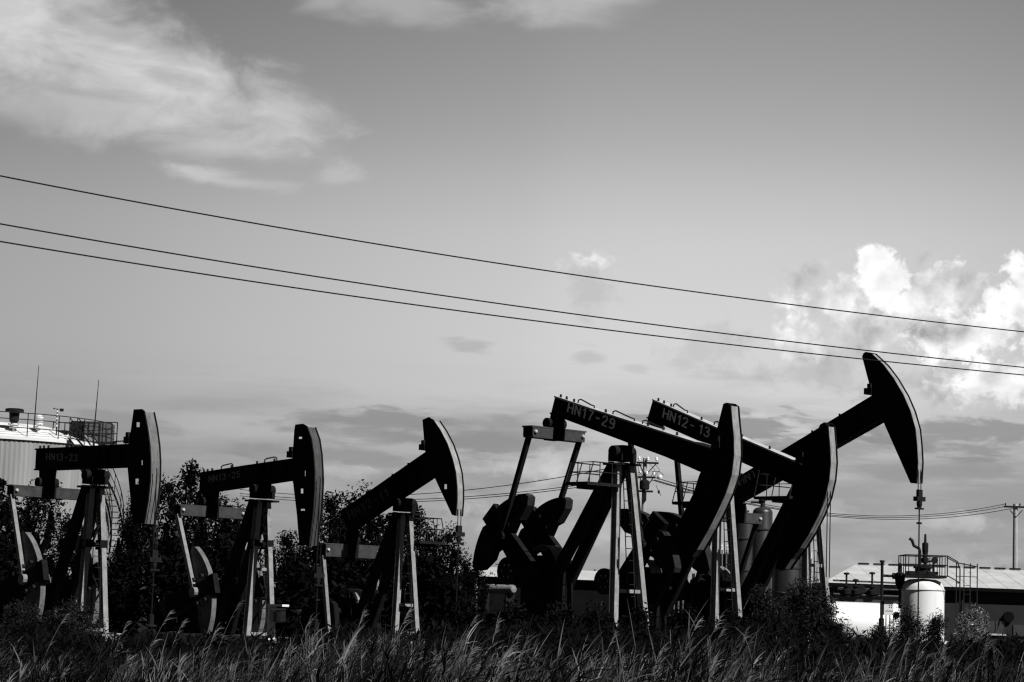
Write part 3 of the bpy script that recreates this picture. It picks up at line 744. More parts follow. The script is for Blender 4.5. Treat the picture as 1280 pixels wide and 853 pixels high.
vessel(984, 20, 690, 92, 'widest grey vessel with a caged ladder under the tip of the lowered head of HN12-13', (.62, at(1000, 690, 92).z))

# transformers with bushings seen between the legs
def transformer(px, ptop, Y, label):
    s = F / Y; q = gx(px, Y); zt = at(px, ptop, Y).z
    t = thing('transformer', label, 'transformer', q, -.6, 'transformers behind the pumpjacks')
    MB().box((0, .1, zt * .45), (.5, .6, zt * .8)).build('housing', 'rail', t)
    fm = MB()
    for i in range(5): fm.box((-.4 + i * .2, -.32, zt * .55), (.05, .3, zt * .66))
    fm.build('fin', 'leg', t)
    for x in (-.28, 0, .28):
        b = MB(); z = zt * .87
        for i in range(5): b.lathe([(.04, z), (.08, z + .025), (.04, z + .05)], (x, 0, 0), 10); z += .05
        b.lathe([(.025, z), (.025, z + .1)], (x, 0, 0), 8)
        b.build('bushing', 'white', t)
transformer(855, 698, 92, 'finned transformer with white bushings left of the black counterweights of HN12-13')
transformer(908, 670, 94, 'finned transformer with white bushings seen between the legs of pumpjack HN12-13')

# ------------------------------------------------------------------ utility poles and lines
Y = 120; s = F / Y
q = gx(801.5, Y); zt = at(806, 573, Y).z
up1 = thing('utility_pole', 'concrete utility pole with two crossarms and a transformer, seen past the legs of HN17-29', 'utility pole', q)
MB().path([(0, 0, 0), (0, 0, zt)], [.17, .11], 12).build('pole', 'conc', up1)
def loc(px, py): p = at(px, py, Y); return (p.x - q.x, 0, p.z)
za, zb = loc(808, 579)[2], loc(808, 597)[2]
for z, x0, x1, n_ in ((za, loc(796, 579)[0], loc(823, 579)[0], 3), (zb, loc(797, 597)[0], loc(819, 597)[0], 3)):
    c = MB().box(((x0 + x1) / 2, -.16, z), (x1 - x0, .1, .1)); c.bar((x0 + .1, -.16, z), (0, -.12, z - .7), .04, .05).bar((x1 - .1, -.16, z), (0, -.12, z - .7), .04, .05)
    co = c.build('crossarm', 'steel', up1)
    for k in range(n_):
        x = x0 + (x1 - x0) * (.1 + .8 * k / (n_ - 1))
        MB().lathe([(.03, 0), (.03, .08), (.08, .1), (.06, .16), (.08, .18), (.05, .26), (0, .28)], (x, -.16, z + .05), 8).build('insulator', 'white', co)
b = MB(); z = loc(802, 607)[2]; b.lathe([(.2, z - .25), (.26, z - .2), (.26, z + .2), (.15, z + .28)], (-.02, -.42, 0), 14).box((-.02, -.3, z - .32), (.9, .5, .08)); b.build('transformer_can', 'steel', up1)
p = loc(824.5, 597); MB().lathe([(0, -.14), (.12, -.1), (.15, 0), (.12, .1), (0, .14)], (p[0], -.16, p[2]), 12).build('disc_insulator', 'white', up1)
jm = MB()
for k in range(4):
    x0 = loc(797 + 7 * k, 580); x1 = loc(804 + 4 * k, 598)
    jm.path([Vector(x0) + Vector((0, -.2, 0)), Vector(x0).lerp(Vector(x1), .5) + Vector((.3 if k > 1 else -.12, -.25, .05)), Vector(x1) + Vector((0, -.2, 0))], .014, 5)
a = loc(814, 590); b2 = loc(824, 590); c3 = loc(829, 594); d4 = loc(826, 598)
jm.path([Vector(v) + Vector((0, -.2, 0)) for v in (a, b2, c3, d4)], .016, 5)
jm.path([Vector(loc(820, 607)), Vector(loc(823.5, 615)), Vector(loc(826.5, 620))], .015, 5).lathe([(.03, -.1), (.07, 0), (.03, .1)], loc(823.5, 615), 8)
jm.build('jumper_wire', 'steel', up1)
q1 = q
Y = 150; s = F / Y; q = gx(1268.5, Y); zt = at(1269, 630, Y).z
up2 = thing('utility_pole', 'plain wooden utility pole with one crossarm rising behind the long shed', 'utility pole', q)
MB().path([(0, 0, 0), (0, 0, zt)], [.19, .15], 12).build('pole', 'conc', up2)
za2 = at(1268, 634, Y).z
c = MB().box((0, -.17, za2), (1.6, .1, .12)); c.bar((-.42, -.17, za2 - .2), (0, -.15, za2 - .68), .04, .05).bar((.42, -.17, za2 - .2), (0, -.15, za2 - .68), .04, .05)
c2_ = c.build('crossarm', 'steel', up2)
for x in (-.7, .25, .7): MB().lathe([(.03, 0), (.05, .1), (.04, .16), (0, .2)], (x, -.17, za2 + .06), 8).build('insulator', 'rail', c2_)
q2 = q
for i, (px, pt, lab) in enumerate(((605.5, 699, 'tiny far pole on the shed skyline, leftmost of three'), (626, 703, 'tiny far pole on the shed skyline, middle one of three'), (742, 712, 'tiny far pole right of the rear legs of HN17-29'))):
    q = gx(px, 320); zt = at(px, pt, 320).z
    t = thing('utility_pole', lab, 'utility pole', q, 0, 'far poles on the skyline')
    MB().path([(0, 0, 0), (0, 0, zt)], [.16, .13], 8).build('pole', 'steel', t)
    MB().box((0, 0, zt - .3), (2.0, .12, .12)).build('crossarm', 'steel', t)
def wire(pts, r, name, label, group, ext=0):
    """sagging wire through world points"""
    m = MB().path(pts, r, 6); o = m.build(name, 'cable', origin=pts[len(pts) // 2], props=tagp(label, 'power line', group)); return o
# big near wires: they recede to the right over the field
for y0, ym, y1, lab in ((220, 332, 415, 'highest of the three long wires crossing the sky'), (280, 382, 459.5, 'middle one of the three long wires crossing the sky'), (302, 397.5, 469, 'lowest of the three long wires crossing the sky')):
    pts = []
    for i in range(61):
        x = -260 + 1800 * i / 60
        t = x / 1280
        y = y0 * (2 * (t - .5) * (t - 1)) + ym * (-4 * t * (t - 1)) + y1 * (2 * t * (t - .5))
        iY = 1 / 35 + (1 / 49 - 1 / 35) * (x / 1280)
        pts.append(at(x, y, 1 / iY))
    wire(pts, .0125, 'power_line', lab, 'long wires across the sky')
# thin far lines: left span, middle pole to right pole
def span(a, b, sag, r, lab):
    pts = [a.lerp(b, i / 30) + Vector((0, 0, -sag * 4 * (i / 30) * (1 - i / 30))) for i in range(31)]
    wire(pts, r, 'power_line', lab, 'thin lines between the utility poles')
for k, (pa, pb, ps, lab) in enumerate((((300, 626), (797, 578), 21, 'thin far line left of the concrete pole, top one of three'), ((300, 631), (797, 595.5), 17, 'thin far line left of the concrete pole, middle one of three'), ((300, 634), (798, 598), 17, 'thin far line left of the concrete pole, lowest of three'))):
    a = at(pa[0], pa[1] - 14, 150); b = at(pb[0], pb[1], 120); span(a, b, ps / 2844 * 135, .022, lab)
for k, (pa, pb, ps, lab) in enumerate((((818, 597), (1255, 630.5), 28, 'thin far line right of the concrete pole, top one of three'), ((818, 600), (1255, 633.5), 27, 'thin far line right of the concrete pole, middle one of three'), ((814, 600), (1274, 634), 29, 'thin far line right of the concrete pole, lowest of three'))):
    a = at(pa[0], pa[1], 120); b = at(pb[0], pb[1], 150); span(a, b, ps / 2844 * 135, .022, lab)

# small things near the left jacks
q = gx(348, 72.5); zt = at(348, 757, 72.5).z
pc = thing('pump_cabinet', 'small white pipe frame with a dark meter behind the right leg of HN13-25', 'meter', q, -.8)
MB().box((0, 0, zt), (.75, .3, .07)).box((-.33, 0, zt / 2), (.1, .25, zt)).box((0, 0, zt - .12), (.5, .2, .06)).build('frame', 'white', pc)
MB().lathe([(.1, zt - .55), (.2, zt - .5), (.2, zt - .2), (.12, zt - .16)], (.08, 0, 0), 12).build('meter', 'steel', pc)
# ------------------------------------------------------------------ vegetation
def leafquad(V_, Fc, S_, c, size, rnd, sh, elong=1.5, flat=0.0):
    a = Vector((rnd.gauss(0, 1), rnd.gauss(0, 1), rnd.gauss(0, 1))); a.normalize()
    b = a.cross(Vector((rnd.gauss(0, 1), rnd.gauss(0, 1), rnd.gauss(0, 1)))); b.normalize()
    w = size * .5; h = w * elong; o = len(V_)
    V_ += [c - b * h, c + a * w * .6, c + b * h, c - a * w * .6]; Fc.append((o, o + 1, o + 2, o + 3)); S_ += [sh] * 4

def crown_mesh(seed, h, w, n, leaf, kind='round', low=.12, elong=1.5, shoots=0):
    rnd = random.Random(seed); V_ = []; Fc = []; S_ = []
    lobes = []
    nl = 16 if kind == 'round' else 20
    for i in range(nl):
        z = h * (low + (1 - low) * (i + .5) / nl) * .97
        t = (z / h - low) / (1 - low)
        rad = w * .5 * (math.sin(math.pi * min(1, .25 + t * .75)) ** .7) * (1 if kind == 'round' else 1.1 - .5 * t)
        for k in range(2):
            a = rnd.uniform(0, 6.283); r = rad * rnd.uniform(.25, .8)
            lobes.append((Vector((r * math.cos(a), r * math.sin(a), z + rnd.uniform(-.1, .12) * h)), rnd.uniform(.1, .22) * w + .12))
    lobes.append((Vector((0, 0, h * .93)), .1 * w)); lobes.append((Vector((rnd.uniform(-.2, .2) * w, 0, h * .98)), .06 * w))
    if shoots:                                            # slender upright shoots breaking the outline
        for k in range(shoots):
            a = rnd.uniform(0, 6.283); t = rnd.uniform(.45, .95); rr = w * .5 * rnd.uniform(.15, .95) * math.sqrt(max(.05, 1 - (t - .3) ** 2 * 1.6))
            z = h * t * rnd.uniform(.75, 1)
            for q in range(5): lobes.append((Vector((rr * math.cos(a), rr * math.sin(a), min(h, z + q * .16))), .2 - .03 * q))
    for i in range(n):
        c, r = lobes[rnd.randrange(len(lobes))]
        d = Vector((rnd.gauss(0, 1), rnd.gauss(0, 1), rnd.gauss(0, 1))).normalized() * r * rnd.random() ** .45
        d.z *= 1.15
        p = c + d
        if p.z < .1: p.z = rnd.uniform(.1, .6)
        leafquad(V_, Fc, S_, p, leaf * rnd.uniform(.6, 1.3), rnd, rnd.uniform(.3, 1.3) if rnd.random() > .025 else rnd.uniform(2.5, 7), elong)  # a few leaves far paler: sun glints painted as leaf colour
    return V_, Fc, S_, lobes

def trunk_mb(lobes, h, r):
    m = MB(); m.path([(0, 0, 0), (.04 * h, 0, h * .3), (0, .03 * h, h * .6), (.02 * h, 0, h * .92)], [r, r * .75, r * .5, r * .15], 8)
    for c, rr in lobes[::3]:
        z0 = max(.1 * h, c.z - .25 * h); m.path([(.02 * h, 0, z0), (c.x * .5, c.y * .5, (z0 + c.z) / 2 + .05), c], [r * .35, r * .22, r * .06], 5)
    return m
protos = []
for k, (sd, h, w, n, lf) in enumerate(((11, 6, 3.4, 11500, .125), (23, 6, 3.0, 10500, .12), (37, 6, 4.2, 13500, .13))):
    protos.append((sd, h, w, n, lf))
made = {}
def tree(kind, px, ptop, Y, wpx, label, group='dark trees behind the left pumpjacks'):
    q = gx(px, Y); H = at(px, ptop, Y).z; W = wpx * 1.1 / F * Y
    t = thing('tree', label, 'tree', q, random.uniform(0, 6.28), group)
    if kind not in made:
        sd, h, w, n, lf = protos[kind]
        V_, Fc, S_, lobes = crown_mesh(sd, h, w, n, lf, shoots=9)
        m = MB(); m.v = V_; m.f = Fc
        cr = m.build('crown', 'leaf', t, shade=S_, fix=False)
        tr = trunk_mb(lobes, h, .13).build('trunk', 'trunk', t)
        made[kind] = (cr, tr, h, w)
    else:
        cr, tr, h, w = made[kind]
        for o in (cr, tr):
            c = o.copy(); COL.objects.link(c); c.parent = t
    h, w = made[kind][2:4]
    t.scale = (W / w, W / w, H / h)
TREES = [
    (0, -15, 601, 98, 125, 'dark tree at the left edge in front of the storage tank'),
    (2, 34, 616, 104, 105, 'bushy dark tree behind the crossbar of HN13-23, before the tank wall'),
    (1, 78, 653, 99, 75, 'low dark tree behind the rear legs of HN13-23'),
    (2, 160, 629, 108, 66, 'dark tree below the beam of HN13-23, right of the spiral stair'),
    (0, 190, 605, 103, 95, 'dark tree just right of the head of HN13-23'),
    (1, 228, 591, 106, 90, 'tallest dark tree, pointed, between the HN13-23 head and the HN13-25 beam'),
    (0, 262, 623, 101, 110, 'dark tree behind the crossbar of HN13-25'),
    (2, 296, 641, 109, 88, 'dark tree behind the tail of HN13-25, left of its post'),
    (1, 357, 673, 100, 70, 'small dark tree in the gap between the post and head of HN13-25'),
    (0, 381, 681, 104, 80, 'low dark tree below the head of HN13-25'),
    (1, 411, 628, 103, 84, 'pointed dark tree just right of the head of HN13-25'),
    (2, 436, 623, 107, 92, 'leafy dark tree behind the tail of the third pumpjack'),
    (0, 470, 645, 101, 100, 'dark tree behind the post of the third pumpjack, left part'),
    (1, 519, 643, 105, 66, 'thin dark tree beside the railing of the third pumpjack'),
    (2, 546, 669, 102, 84, 'dark tree right of the post of the third pumpjack'),
    (0, 570, 689, 99, 72, 'low dark tree below the raised head of the third pumpjack'),
    (1, 592, 713, 96, 60, 'small dark tree at the right end of the tree row, by the white marker post'),
]
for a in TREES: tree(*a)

def bush(px, ptop, Y, wpx, m_, label, seed, n=3500, leaf=.09, name='bush', group=None):
    q = gx(px, Y); H = at(px, ptop, Y).z; W = wpx / F * Y
    t = thing(name, label, 'bush', q, 0, group)
    fine = m_ != 'leaf'
    V_, Fc, S_, lobes = crown_mesh(seed, H, W, int(n * (2.2 if fine else 1)), leaf * (.55 if fine else 1), low=.05, elong=3.2 if fine else 1.6)
    m = MB(); m.v = V_; m.f = Fc; m.build('foliage', m_, t, shade=S_, fix=False)
    rnd = random.Random(seed); st = MB()
    for c, rr in lobes[::2]: st.path([(c.x * .15, c.y * .15, 0), (c.x * .5, c.y * .5, c.z * .5), c + Vector((0, 0, rr * 1.2))], [.025, .018, .006], 4)
    st.build('stem', 'trunk', t)
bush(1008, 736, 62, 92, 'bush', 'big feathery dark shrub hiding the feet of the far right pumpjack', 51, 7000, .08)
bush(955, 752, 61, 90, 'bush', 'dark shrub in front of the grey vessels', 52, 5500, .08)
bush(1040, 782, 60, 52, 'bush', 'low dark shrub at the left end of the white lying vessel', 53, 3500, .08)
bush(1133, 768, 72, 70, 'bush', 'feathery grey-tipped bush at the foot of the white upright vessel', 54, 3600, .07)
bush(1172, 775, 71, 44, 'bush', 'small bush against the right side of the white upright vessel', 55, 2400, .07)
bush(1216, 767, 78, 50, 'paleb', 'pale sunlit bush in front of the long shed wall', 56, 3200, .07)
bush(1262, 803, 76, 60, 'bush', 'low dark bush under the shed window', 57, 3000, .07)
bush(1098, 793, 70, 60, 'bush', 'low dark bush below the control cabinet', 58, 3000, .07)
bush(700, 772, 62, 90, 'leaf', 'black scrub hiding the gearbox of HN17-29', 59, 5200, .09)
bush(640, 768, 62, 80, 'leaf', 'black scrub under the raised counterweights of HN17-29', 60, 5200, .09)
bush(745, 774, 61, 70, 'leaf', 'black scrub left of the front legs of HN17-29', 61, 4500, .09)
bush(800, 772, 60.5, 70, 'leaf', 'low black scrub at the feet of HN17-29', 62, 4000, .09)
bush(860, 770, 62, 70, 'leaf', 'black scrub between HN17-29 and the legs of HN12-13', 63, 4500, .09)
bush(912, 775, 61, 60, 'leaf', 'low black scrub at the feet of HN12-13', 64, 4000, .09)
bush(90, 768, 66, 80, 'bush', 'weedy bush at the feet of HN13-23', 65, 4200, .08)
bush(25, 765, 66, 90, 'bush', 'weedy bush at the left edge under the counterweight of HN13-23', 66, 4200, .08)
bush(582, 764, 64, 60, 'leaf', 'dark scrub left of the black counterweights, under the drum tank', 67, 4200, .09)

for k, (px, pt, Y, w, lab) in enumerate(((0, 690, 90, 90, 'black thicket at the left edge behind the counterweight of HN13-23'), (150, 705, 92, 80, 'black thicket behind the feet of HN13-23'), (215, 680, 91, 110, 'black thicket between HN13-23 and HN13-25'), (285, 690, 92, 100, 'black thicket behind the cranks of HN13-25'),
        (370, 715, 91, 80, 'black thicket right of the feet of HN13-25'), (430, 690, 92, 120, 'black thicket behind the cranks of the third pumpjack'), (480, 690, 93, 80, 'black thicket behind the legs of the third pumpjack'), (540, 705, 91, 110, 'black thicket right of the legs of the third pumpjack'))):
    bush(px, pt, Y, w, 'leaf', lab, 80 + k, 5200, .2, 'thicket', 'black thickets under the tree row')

# undergrowth: dark leafy weeds in front of the pumpjacks
def lerp_tab(tab, x):
    for (x0, y0), (x1, y1) in zip(tab[:-1], tab[1:]):
        if x <= x1: return y0 + (y1 - y0) * max(0, min(1, (x - x0) / (x1 - x0)))
    return tab[-1][1]
WEED = [(-80, 785), (0, 782), (60, 780), (100, 798), (150, 795), (200, 792), (300, 800), (350, 795), (400, 795), (430, 780), (500, 790), (560, 782), (650, 780), (770, 778), (850, 788), (920, 775), (1000, 765), (1040, 784), (1100, 800), (1200, 800), (1360, 800)]
rnd = random.Random(5); V_ = []; Fc = []; S_ = []
for i in range(26000):
    Y = rnd.uniform(40, 66); px = rnd.uniform(-90, 1370)
    H = max(.45, at(px, lerp_tab(WEED, px) + rnd.gauss(6, 6), Y).z)
    q = gx(px, Y); z = H * (1 - rnd.random() ** 1.3 * .9)
    lean = Vector((rnd.gauss(.1, .3), rnd.uniform(-.2, .2), rnd.uniform(.05, .6))); lean = lean.normalized() * rnd.uniform(.16, .34)
    p = Vector((q.x, q.y, z)); b = lean; a = b.cross(Vector((rnd.gauss(0, 1), rnd.gauss(0, 1), rnd.gauss(0, 1)))).normalized() * rnd.uniform(.025, .06)
    o = len(V_); V_ += [p - b * .5, p + a * .5, p + b * .5, p - a * .5]; Fc.append((o, o + 1, o + 2, o + 3)); S_ += [rnd.uniform(.3, 1.7)] * 4
m = MB(); m.v = V_; m.f = Fc; m.build('undergrowth', 'weed', shade=S_, fix=False, props=dict(kind='stuff'))

# reeds and tall grass in the foreground, bent over to the right by the wind
REED0 = [(-80, 812), (0, 806), (60, 800), (130, 806), (190, 796), (240, 806), (330, 812), (400, 800), (450, 786), (520, 792), (600, 792), (660, 806), (730, 810), (800, 806), (860, 796), (920, 806), (1000, 812), (1060, 806), (1110, 804), (1160, 812), (1220, 806), (1360, 806)]
REED = [(x, y + 14) for x, y in REED0]
rnd = random.Random(9); V_ = []; Fc = []; S_ = []
def blade(p, d, L_, w, droop, sh, nseg=5, face=None):
    """long leaf starting at p in direction d, drooping"""
    d = d.normalized(); sd = d.cross(face if face else Vector((rnd.gauss(0, .5), -1, rnd.gauss(0, .4)))).normalized()
    o = len(V_); pos = p.copy(); dr = d.copy()
    for i in range(nseg + 1):
        t = i / nseg; ww = w * (1 - t ** 1.6) * (.45 + .55 * min(1, t * 4)) + .0006
        V_.append(pos - sd * ww / 2); V_.append(pos + sd * ww / 2); S_.extend((sh, sh))
        dr = (dr + Vector((droop * .12, 0, -droop)) / nseg).normalized(); pos = pos + dr * (L_ / nseg)
    for i in range(nseg): Fc.append((o + 2 * i, o + 2 * i + 1, o + 2 * i + 3, o + 2 * i + 2))
def reed(x, y, H, sh, plume, lean):
    ly = rnd.gauss(0, .08); base = Vector((x, y, 0)); tip = base + Vector((lean * H, ly * H, H))
    mid = base.lerp(tip, .5) + Vector((-.07 * H * (lean * 4), 0, .02))
    def pt(t): return base * (1 - t) ** 2 + mid * 2 * t * (1 - t) + tip * t * t
    o = len(V_); n_ = 6
    for i in range(n_ + 1):
        t = i / n_; p = pt(t); w = .008 * (1 - .55 * t)
        V_.append(p + Vector((-w / 2, 0, 0))); V_.append(p + Vector((w / 2, 0, 0))); S_.extend((sh, sh))
    for i in range(n_): Fc.append((o + 2 * i, o + 2 * i + 1, o + 2 * i + 3, o + 2 * i + 2))
    d0 = (tip - pt(.8)).normalized()
    for k in range(rnd.randint(4, 8)):
        t = rnd.uniform(.45, .99); p = pt(t)
        side = 1 if rnd.random() < .8 else -1
        d = d0 * 1.0 + Vector((side * abs(rnd.gauss(.28, .25)), rnd.gauss(0, .25), rnd.uniform(-.15, .3)))
        blade(p, d, rnd.choice((.08, .12, .18, .26, .34)) * rnd.uniform(.8, 1.2), rnd.uniform(.004, .013), rnd.uniform(.1, 1.3) if rnd.random() < .8 else rnd.uniform(1.5, 3), sh * rnd.choice((.25, .5, .8, 1.1, 1.5)))
    if plume:
        for k in range(12):
            d = (d0 + Vector((rnd.uniform(-.1, .4), rnd.gauss(0, .18), rnd.gauss(0, .12)))).normalized()
            blade(tip - d0 * rnd.uniform(0, .2), d, rnd.uniform(.07, .15), rnd.uniform(.007, .012), rnd.uniform(.2, 1.2), sh * rnd.uniform(.6, 1.2), 3)
DENS = [(-90, .35), (60, .3), (150, .4), (240, .6), (330, .9), (420, 1), (560, 1), (690, .9), (760, .6), (850, .75), (930, .7), (1000, .45), (1100, .5), (1250, .5), (1370, .4)]
n_made = 0
while n_made < 3000:
    cpx = rnd.uniform(-90, 1370)
    if rnd.random() > lerp_tab(DENS, cpx): continue
    cY = 14 + 30 * rnd.random() ** 1.2; csh = rnd.choice((.03, .06, .12, .4, .8, 1.4)); coff = rnd.uniform(-8, 34) if rnd.random() > .1 else rnd.uniform(-24, -8)
    wpx = 22 * 25 / cY; cl = rnd.gauss(.14, .15)
    for k in range(rnd.randint(4, 10)):
        px = cpx + rnd.gauss(0, .6) * wpx; Y = max(12.5, cY + rnd.gauss(0, .7))
        top = lerp_tab(REED, px) + coff + abs(rnd.gauss(0, 11))
        H = max(.5, at(px, top, Y).z); q = gx(px - 10, Y)
        reed(q.x, q.y, H, csh * rnd.uniform(.5, 1.4), rnd.random() < .22, cl + rnd.gauss(0, .06)); n_made += 1
# a few single stalks standing well above the rest
for px, top, Y, sh in ((62, 768, 40, 1.4), (140, 778, 30, 1.2), (183, 766, 34, 1.5), (208, 776, 30, 1.5), (253, 786, 26, 1.6), (275, 752, 40, 1.2), (372, 770, 34, 1.2), (443, 762, 30, 1.8), (478, 764, 28, 1.6), (560, 772, 32, 1.2), (615, 776, 30, 1.5), (745, 790, 28, 1.5), (842, 777, 30, 1.7), (862, 772, 28, 1.3), (884, 782, 36, 1.1), (917, 790, 30, 1.2), (1092, 790, 26, 1.4), (1110, 802, 24, 1.1), (1148, 806, 22, 1.5), (1264, 802, 26, 1.4)):
    q = gx(px - 12, Y); reed(q.x, q.y, at(px, top, Y).z, sh, True, rnd.gauss(.25, .06))
# dark lower growth between the stalks
for i in range(15000):
    Y = rnd.uniform(11.5, 44); px = rnd.uniform(-90, 1370)
    top = lerp_tab(REED, px) + 22 + abs(rnd.gauss(0, 22)); H = max(.35, at(px, top, Y).z); q = gx(px, Y)
    p = Vector((q.x, q.y, max(0, H - rnd.uniform(.3, .6))))
    blade(p, Vector((rnd.gauss(.25, .2), rnd.gauss(0, .25), 1)), rnd.uniform(.3, .6), rnd.uniform(.007, .014), rnd.uniform(.1, 1.2), rnd.choice((.005, .008, .012, .02)), 4)
m = MB(); m.v = V_; m.f = Fc; m.build('reeds', 'reed', shade=S_, fix=False, props=dict(kind='stuff'))
print('reed faces', len(Fc))

# ------------------------------------------------------------------ sun and sky
SUN_EL, SUN_AZ = R(45), R(133)          # azimuth clockwise from the view direction: right, a little behind the camera
to_sun = Vector((math.sin(SUN_AZ) * math.cos(SUN_EL), math.cos(SUN_AZ) * math.cos(SUN_EL), math.sin(SUN_EL)))
ld_ = bpy.data.lights.new('sun', 'SUN'); ld_.energy = 5.0; ld_.angle = R(.53); ld_.color = (1, .995, .985)
lo = bpy.data.objects.new('sun', ld_); COL.objects.link(lo); lo.rotation_euler = to_sun.to_track_quat('Z', 'Y').to_euler(); lo.location = (60, -40, 60)

W = bpy.data.worlds.new('World'); SC.world = W; W.use_nodes = True
nt = W.node_tree; N = nt.nodes; Lk = nt.links
for n_ in list(N): N.remove(n_)
out = N.new('ShaderNodeOutputWorld'); bg = N.new('ShaderNodeBackground'); Lk.new(bg.outputs[0], out.inputs[0])
STR = .1; bg.inputs['Strength'].default_value = STR
def math_(op, a, b=None, c=None, clamp=False):
    n_ = N.new('ShaderNodeMath'); n_.operation = op; n_.use_clamp = clamp
    for i, v in enumerate((a, b, c)):
        if v is None: continue
        if isinstance(v, (int, float)): n_.inputs[i].default_value = v
        else: Lk.new(v, n_.inputs[i])
    return n_.outputs[0]
def mix(f, a, b):           # a + f (b-a)
    n_ = N.new('ShaderNodeMix'); n_.data_type = 'FLOAT'
    for i, v in ((0, f), (2, a), (3, b)):
        if isinstance(v, (int, float)): n_.inputs[i].default_value = v
        else: Lk.new(v, n_.inputs[i])
    return n_.outputs[0]
def smooth(v, lo, hi, o0=0, o1=1):
    n_ = N.new('ShaderNodeMapRange'); n_.interpolation_type = 'SMOOTHSTEP'; n_.inputs[1].default_value = lo; n_.inputs[2].default_value = hi
    n_.inputs[3].default_value = o0; n_.inputs[4].default_value = o1; Lk.new(v, n_.inputs[0]); return n_.outputs[0]
sky = N.new('ShaderNodeTexSky'); sky.sky_type = 'NISHITA'; sky.sun_disc = False; sky.sun_elevation = SUN_EL; sky.sun_rotation = SUN_AZ
sky.air_density = 1.0; sky.dust_density = 1.5; sky.ozone_density = 1.0
sp_ = N.new('ShaderNodeSeparateColor'); Lk.new(sky.outputs[0], sp_.inputs[0])
# black-and-white film behind an orange filter: mostly red, some green
bw = math_('ADD', math_('MULTIPLY', sp_.outputs[0], .7), math_('MULTIPLY', sp_.outputs[1], .3))
tcw = N.new('ShaderNodeTexCoord'); sx_ = N.new('ShaderNodeSeparateXYZ'); Lk.new(tcw.outputs['Generated'], sx_.inputs[0])
A_ = math_('MULTIPLY', math_('ARCTAN2', sx_.outputs[0], sx_.outputs[1]), 1000.0)      # mrad right of the view direction
E_ = math_('MULTIPLY', math_('ARCSINE', sx_.outputs[2]), 1000.0)                      # mrad above the horizon
cv = N.new('ShaderNodeCombineXYZ'); Lk.new(A_, cv.inputs[0]); Lk.new(E_, cv.inputs[1])
def noise(scale, detail, rough, st=(1, 1), off=0, dist=0, rot=0, sh=(0, 0)):
    mp = N.new('ShaderNodeMapping'); mp.inputs['Rotation'].default_value = (0, 0, R(rot)); mp.inputs['Scale'].default_value = (st[0], st[1], 1); mp.inputs['Location'].default_value = (off - sh[0] * st[0], off * .7 - sh[1] * st[1], off * 1.3)
    Lk.new(cv.outputs[0], mp.inputs[0])
    n_ = N.new('ShaderNodeTexNoise'); n_.inputs['Scale'].default_value = scale; n_.inputs['Detail'].default_value = detail
    n_.inputs['Roughness'].default_value = rough; n_.inputs['Distortion'].default_value = dist
    Lk.new(mp.outputs[0], n_.inputs['Vector']); return n_.outputs[0]
def ae(px, py):
    d = ray(px, py).normalized(); return math.atan2(d.x, d.y) * 1000, math.asin(d.z) * 1000
# sky tone by height, then azimuth; overhead and behind camera darkened to cut fill
def ramp(v, pts):
    cr = N.new('ShaderNodeFloatCurve'); c = cr.mapping.curves[0]
    lo, hi = pts[0][0], pts[-1][0]
    n01 = N.new('ShaderNodeMapRange'); n01.inputs[1].default_value = lo; n01.inputs[2].default_value = hi; Lk.new(v, n01.inputs[0])
    for i, (x, y) in enumerate(pts):
        p = ((x - lo) / (hi - lo), y)
        if i == 0: c.points[0].location = p
        elif i == len(pts) - 1: c.points[-1].location = p
        else: c.points.new(*p)
    cr.mapping.update(); Lk.new(n01.outputs[0], cr.inputs[1]); return cr.outputs[0]
TONE = [(-100, .40), (0, .36), (23, .38), (58, .44), (86, .56), (118, .64), (156, .62), (176, .57), (216, .42), (255, .325), (300, .25), (420, .10), (800, .045), (1571, .03)]
base = ramp(E_, TONE)
az = math_('MULTIPLY', ramp(A_, [(-3142, .1), (-1400, .14), (-700, .3), (-240, .50), (-120, .64), (0, .79), (91, .88), (230, .80), (700, .6), (1400, .3), (3142, .1)]), 1.2)
sky_k = math_('MULTIPLY', math_('DIVIDE', bw, SKYREF := 4.0), 1.0)
base = math_('MULTIPLY', base, az)
base = math_('MULTIPLY', base, mix(.25, 1.0, math_('MINIMUM', sky_k, 1.6)))
n_fine = noise(.12, 10, .62, (.6, 1.5), 11.0, .25)
n_str = noise(.022, 9, .6, (.32, 2.6), 7.0, .25)
n_cir = noise(.024, 10, .57, (.75, 1.35), 21.0, .4, 16)
n_cir2 = noise(.034, 10, .6, (.7, 1.5), 61.0, .5, 10)
n_puf = noise(.085, 10, .6, (1, 1.05), 31.0, .2)
n_lum = noise(.05, 10, .62, (1, 1.3), 53.0, .3)
n_wisp = noise(.05, 8, .58, (.35, 1.9), 71.0, .4)
n_rag = noise(.085, 10, .6, (.36, 1.5), 91.0, .3)
n_soft = noise(.03, 5, .5, (.6, 1.4), 81.0, .4)
# billow shading: how much denser the puff is than a little further towards the light, up and to the left
n_bil = noise(.06, 7, .5, (1, 1.05), 31.0, .15)
bil = math_('ADD', .5, math_('MULTIPLY', math_('SUBTRACT', n_bil, noise(.06, 7, .5, (1, 1.05), 31.0, .15, sh=(3.5, -7))), 1.6))
cur = base
